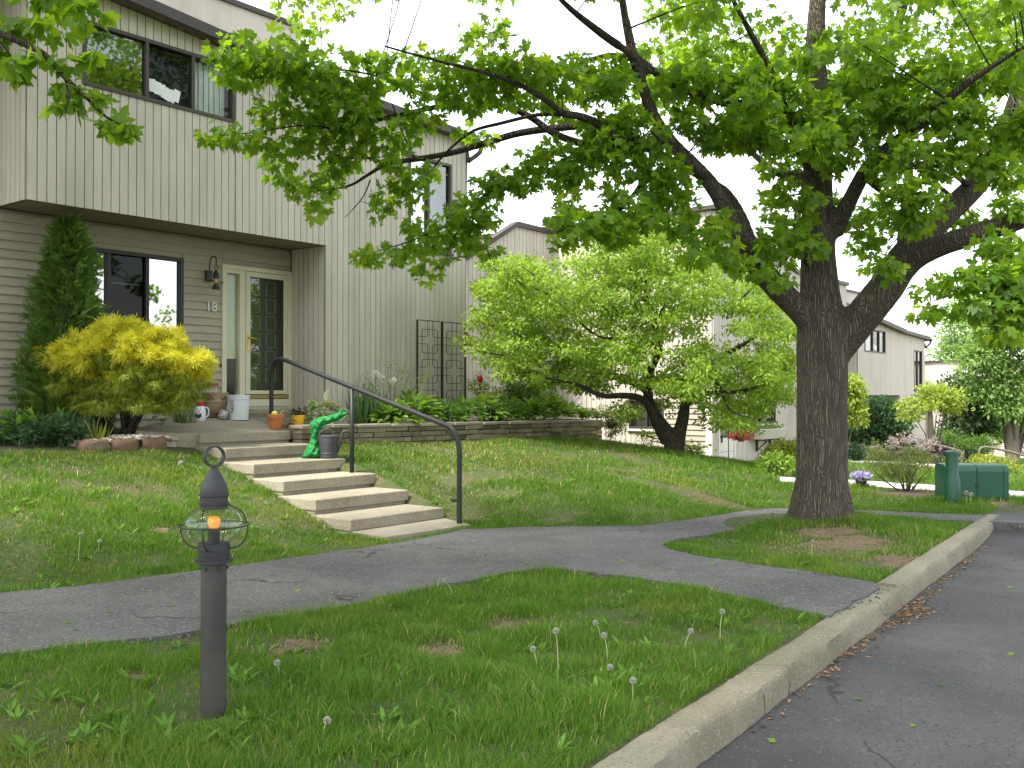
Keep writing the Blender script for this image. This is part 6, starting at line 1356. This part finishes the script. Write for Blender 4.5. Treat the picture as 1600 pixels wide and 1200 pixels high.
def make_grass():
    Us, Ns, Ds = [], [], []
    rings = [(3.2, 6, 10500), (6, 8, 8500), (8, 10.5, 5600), (10.5, 14, 3600), (14, 19, 1700), (19, 27, 650), (27, 45, 170)]
    for r0, r1, den in rings:
        half = math.radians(34); area = half * (r1 * r1 - r0 * r0); m = int(area * den)
        r = np.sqrt(rng.uniform(r0 * r0, r1 * r1, m)); a = math.atan2(CC, SS) + rng.uniform(-half, half, m)
        Us.append(r * np.cos(a)); Ns.append(r * np.sin(a)); Ds.append(r)
    u = np.concatenate(Us); n = np.concatenate(Ns); d = np.concatenate(Ds)
    ok = ~in_poly(u, n, _pj) & ~in_poly(u, n, STEP_POLY)
    v = n - kerb_n(u); t = (u - 12.95) * .784 + (n - 2.9) * .62
    ok &= ~((v < .02) & (t < 1.2))
    ok &= ~((u > 8.6) & (u < 16.0) & (n > 10.64 - .34 * (u - 8.8) / 6.95 + .02) & (n < 13)) & ~((u < 8.7) & (n > 10.68 + .0 * u) & (n < 20)) & ~((u > 8) & (u < 13.9) & (n > 11.7)) & ~((u > 13.9) & (u < 18.7) & (n > 13.4)) & ~((u > 18.5) & (u < 26.5) & (n > 9.2)) & ~((u > 29) & (n > 11.6))
    for W_ in (WALK1, WALK2, WALK3): ok &= ~in_poly(u, n, W_)
    u, n, d = u[ok], n[ok], d[ok]
    br_ = bare_amount(u, n); pat = wob(u * 1.9 + 5, n * 1.9); fine = wob(u * 6.3, n * 6.3 + 9)
    keep = rng.random(len(u)) < (1 - .86 * br_) * np.clip(.78 + .18 * pat + .22 * fine, .25, 1)
    u, n, d, br_, pat, fine = u[keep], n[keep], d[keep], br_[keep], pat[keep], fine[keep]
    m = len(u); z = gz(u, n) - .006
    h = (.040 + .030 * rng.random(m) ** 1.5) * np.clip(1 + .22 * pat + .30 * fine, .5, 1.7) * (1 - .6 * br_) * np.where(n < 7, 1.12, 1.0)
    h = np.where(rng.random(m) < .02, h * 1.7, h)
    edge = np.zeros(m)
    w = .0034 * np.clip(d / 5.5, 1, 6) ** .85 * rng.uniform(.7, 1.3, m); h *= np.clip(d / 14, 1, 1.25)
    a = rng.uniform(0, 6.283, m); la = a + rng.normal(size=m) * .8; lean = rng.uniform(.15, .95, m) * h
    bx, by = np.cos(a) * w / 2, np.sin(a) * w / 2; lx, ly = np.sin(la) * lean, -np.cos(la) * lean
    b0 = np.stack([u - bx, n - by, z], 1); b1 = np.stack([u + bx, n + by, z], 1)
    m0 = np.stack([u - bx * .8 + lx * .35, n - by * .8 + ly * .35, z + h * .6], 1); m1 = np.stack([u + bx * .8 + lx * .35, n + by * .8 + ly * .35, z + h * .6], 1); tp = np.stack([u + lx, n + ly, z + h * .95], 1)
    V = np.stack([b0, b1, m1, m0, tp], 1).reshape(-1, 3); base = np.arange(m)[:, None] * 5
    loops = np.concatenate([base + np.array([0, 1, 2, 3]), base + np.array([3, 2, 4])], 1).ravel(); tot = np.tile([4, 3], m)
    V = V.reshape(-1, 5, 3)
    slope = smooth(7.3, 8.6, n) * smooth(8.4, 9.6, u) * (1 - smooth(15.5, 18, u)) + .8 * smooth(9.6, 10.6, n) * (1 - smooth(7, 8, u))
    pd = .045 + .30 * np.clip(slope * (.55 + .35 * wob(u * 1.3, n * 1.3 + 3)), 0, 1) + .35 * br_  # real dry turf, thickened on the slope so its paleness also stands for sunlight
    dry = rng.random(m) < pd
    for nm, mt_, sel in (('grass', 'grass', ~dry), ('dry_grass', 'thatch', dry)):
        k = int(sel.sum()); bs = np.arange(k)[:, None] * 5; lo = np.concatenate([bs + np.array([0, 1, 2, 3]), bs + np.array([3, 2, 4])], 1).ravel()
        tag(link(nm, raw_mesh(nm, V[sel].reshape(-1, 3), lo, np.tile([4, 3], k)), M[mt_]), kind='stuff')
    print('blades', m)
make_grass()
def weeds(k):
    Ps = []
    while len(Ps) < k:
        x, y = random.uniform(0, 1250), random.uniform(700, 1190); g = at_g(x, y)
        a = np.array([g.x]); b_ = np.array([g.y])
        if in_poly(a, b_, _pj)[0] or in_poly(a, b_, STEP_POLY)[0] or g.y - kerb_n(g.x) < .05 or (g.y > 10.5): continue
        Ps.append(g)
    P, D, N = [], [], []
    for g in Ps:
        for i in range(random.randint(5, 9)):
            a = random.uniform(0, 6.28); e = np.array([math.cos(a), math.sin(a), .35 + random.random() * .4]); P.append(np.array(g) + e * .01); D.append(e); N.append(np.array([-e[0] * .3, -e[1] * .3, 1]))
    s = rng.uniform(.05, .11, len(P)); o = leaves('weeds', M['hostadark'], None, 'slim', np.array(P), s, np.array(D), np.array(N), s * .9); tag(o, kind='stuff')
weeds(230)
# soil scraps and leaf litter
P, D, N, Sz = [], [], [], []
def lit(u, n, z, s): P.append((u, n, z + .006)); a = random.uniform(0, 6.28); D.append((math.cos(a), math.sin(a), random.uniform(-.1, .25))); N.append((random.gauss(0, .3), random.gauss(0, .3), 1)); Sz.append(s)
for i in range(420):
    u = random.triangular(4, 12.8, J.x - .15); n = float(kerb_n(u)) - .21 - abs(random.gauss(0, .05 + .10 * math.exp(-((u - J.x + .1) / .35) ** 2))); lit(u, n, .0, random.uniform(.018, .045))
for i in range(200): u = random.gauss(J.x - .12, .22); lit(u, float(kerb_n(u)) - .22 - abs(random.gauss(0, .09)), .0, random.uniform(.018, .04))
for i in range(160):
    a = random.uniform(0, 6.28); r = random.uniform(.35, 1.5); u, n = TREE.x + r * math.cos(a), TREE.y + r * math.sin(a); lit(u, n, float(gz(u, n)), random.uniform(.02, .05))
for i in range(90): u = 6.9 + .1 * (i / 90) + random.gauss(0, .05); n = 7.7 + 3.1 * i / 90; lit(u + .094 * (n - 7.75), n, float(gz(u, n)) + .015, random.uniform(.02, .05))
o = leaves('leaf_litter', M['litter'], None, 'oval', np.array(P), np.array(Sz), np.array(D), np.array(N)); tag(o, kind='stuff')
P, D, N, Sz = [], [], [], []
for i in range(24):
    x, y = random.uniform(1150, 1600), random.uniform(830, 1190); g = at_z(x, y, 0)
    if g.y < kerb_n(g.x) - .25: lit(g.x, g.y, .0, random.uniform(.022, .042))
k = 0
while k < 22:
    x, y = random.uniform(0, 1350), random.uniform(830, 1030); g = at_z(x, y, .158)
    if in_poly(np.array([g.x]), np.array([g.y]), _pj)[0]: lit(g.x, g.y, .158, random.uniform(.02, .045)); k += 1
o = leaves('fallen_leaves', M['crab'], None, 'maple', np.array(P), np.array(Sz), np.array(D), np.array(N)); tag(o, kind='stuff')
# crumbled asphalt along the path edge
mb = MB()
for i in range(0, len(_pj)):
    x_, y_ = _pj[i]
    if x_ > 12 or x_ < 1: continue
    for _ in range(5): mb.ball((x_ + random.gauss(0, .05), y_ + random.gauss(0, .035) - .03, .145 + random.uniform(-.01, .012)), random.uniform(.004, .013), 5, 4, (1.2, 1, .8))
tag(mb.build('asphalt_crumbs', M['asphalt']), kind='stuff')
# lumps of soil round the bare patches
mb = MB()
for ib, (cx, cy, ax, ay, bx, by) in enumerate(BE):
    if ib in (8, 9): continue
    for i in range(18):
        s, t_ = random.gauss(0, .5), random.gauss(0, .5); u, n = cx + ax * s + bx * t_, cy + ay * s + by * t_; mb.ball((u, n, float(gz(u, n)) + .004), random.uniform(.006, .018), 6, 4, (1.2, 1, .7))
tag(mb.build('soil_crumbs', M['bare'], shade=True), kind='stuff')
# ================================================================== CAMERA, LIGHT, SKY
cam = bpy.data.cameras.new('camera'); co = bpy.data.objects.new('camera', cam); COL.objects.link(co)
cam.sensor_fit = 'HORIZONTAL'; cam.sensor_width = 36; cam.lens = 36 * FPX / 1600; cam.clip_start = .05; cam.clip_end = 2000
co.location = (0, 0, EYE)
co.rotation_euler = (math.radians(90) + math.atan((HZ - 600) / FPX), 0, -math.atan2(SS, CC))
S.camera = co
TO = Vector((-.92, .30, 0)).normalized(); EL = math.radians(58)
sv = Vector((TO.x * math.cos(EL), TO.y * math.cos(EL), math.sin(EL)))
sun = bpy.data.lights.new('sun', 'SUN'); sun.energy = 2.7; sun.angle = math.radians(12); sun.color = (1, .95, .87)
so = bpy.data.objects.new('sun', sun); COL.objects.link(so); so.rotation_euler = sv.to_track_quat('Z', 'Y').to_euler(); so.location = (0, 0, 30)
w = bpy.data.worlds.new('World'); S.world = w; w.use_nodes = True; nt = w.node_tree; nt.nodes.clear()
sky = nt.nodes.new('ShaderNodeTexSky'); sky.sky_type = 'NISHITA'; sky.sun_disc = False; sky.sun_elevation = EL; sky.sun_rotation = math.atan2(TO.x, TO.y)
sky.dust_density = 1.5; sky.air_density = 1.3; sky.ozone_density = 1.0; sky.altitude = 0
hs = nt.nodes.new('ShaderNodeHueSaturation'); hs.inputs['Saturation'].default_value = .28; hs.inputs['Value'].default_value = 1.0
bg = nt.nodes.new('ShaderNodeBackground'); bg.inputs['Strength'].default_value = .15; ou = nt.nodes.new('ShaderNodeOutputWorld')
nt.links.new(sky.outputs[0], hs.inputs['Color']); nt.links.new(hs.outputs[0], bg.inputs[0]); nt.links.new(bg.outputs[0], ou.inputs[0])
vs = S.view_settings; vs.view_transform = 'Standard'; vs.look = 'None'; vs.gamma = 1; vs.exposure = 1.85
S.cycles.max_bounces = 8; S.cycles.transparent_max_bounces = 16; S.cycles.use_denoising = True
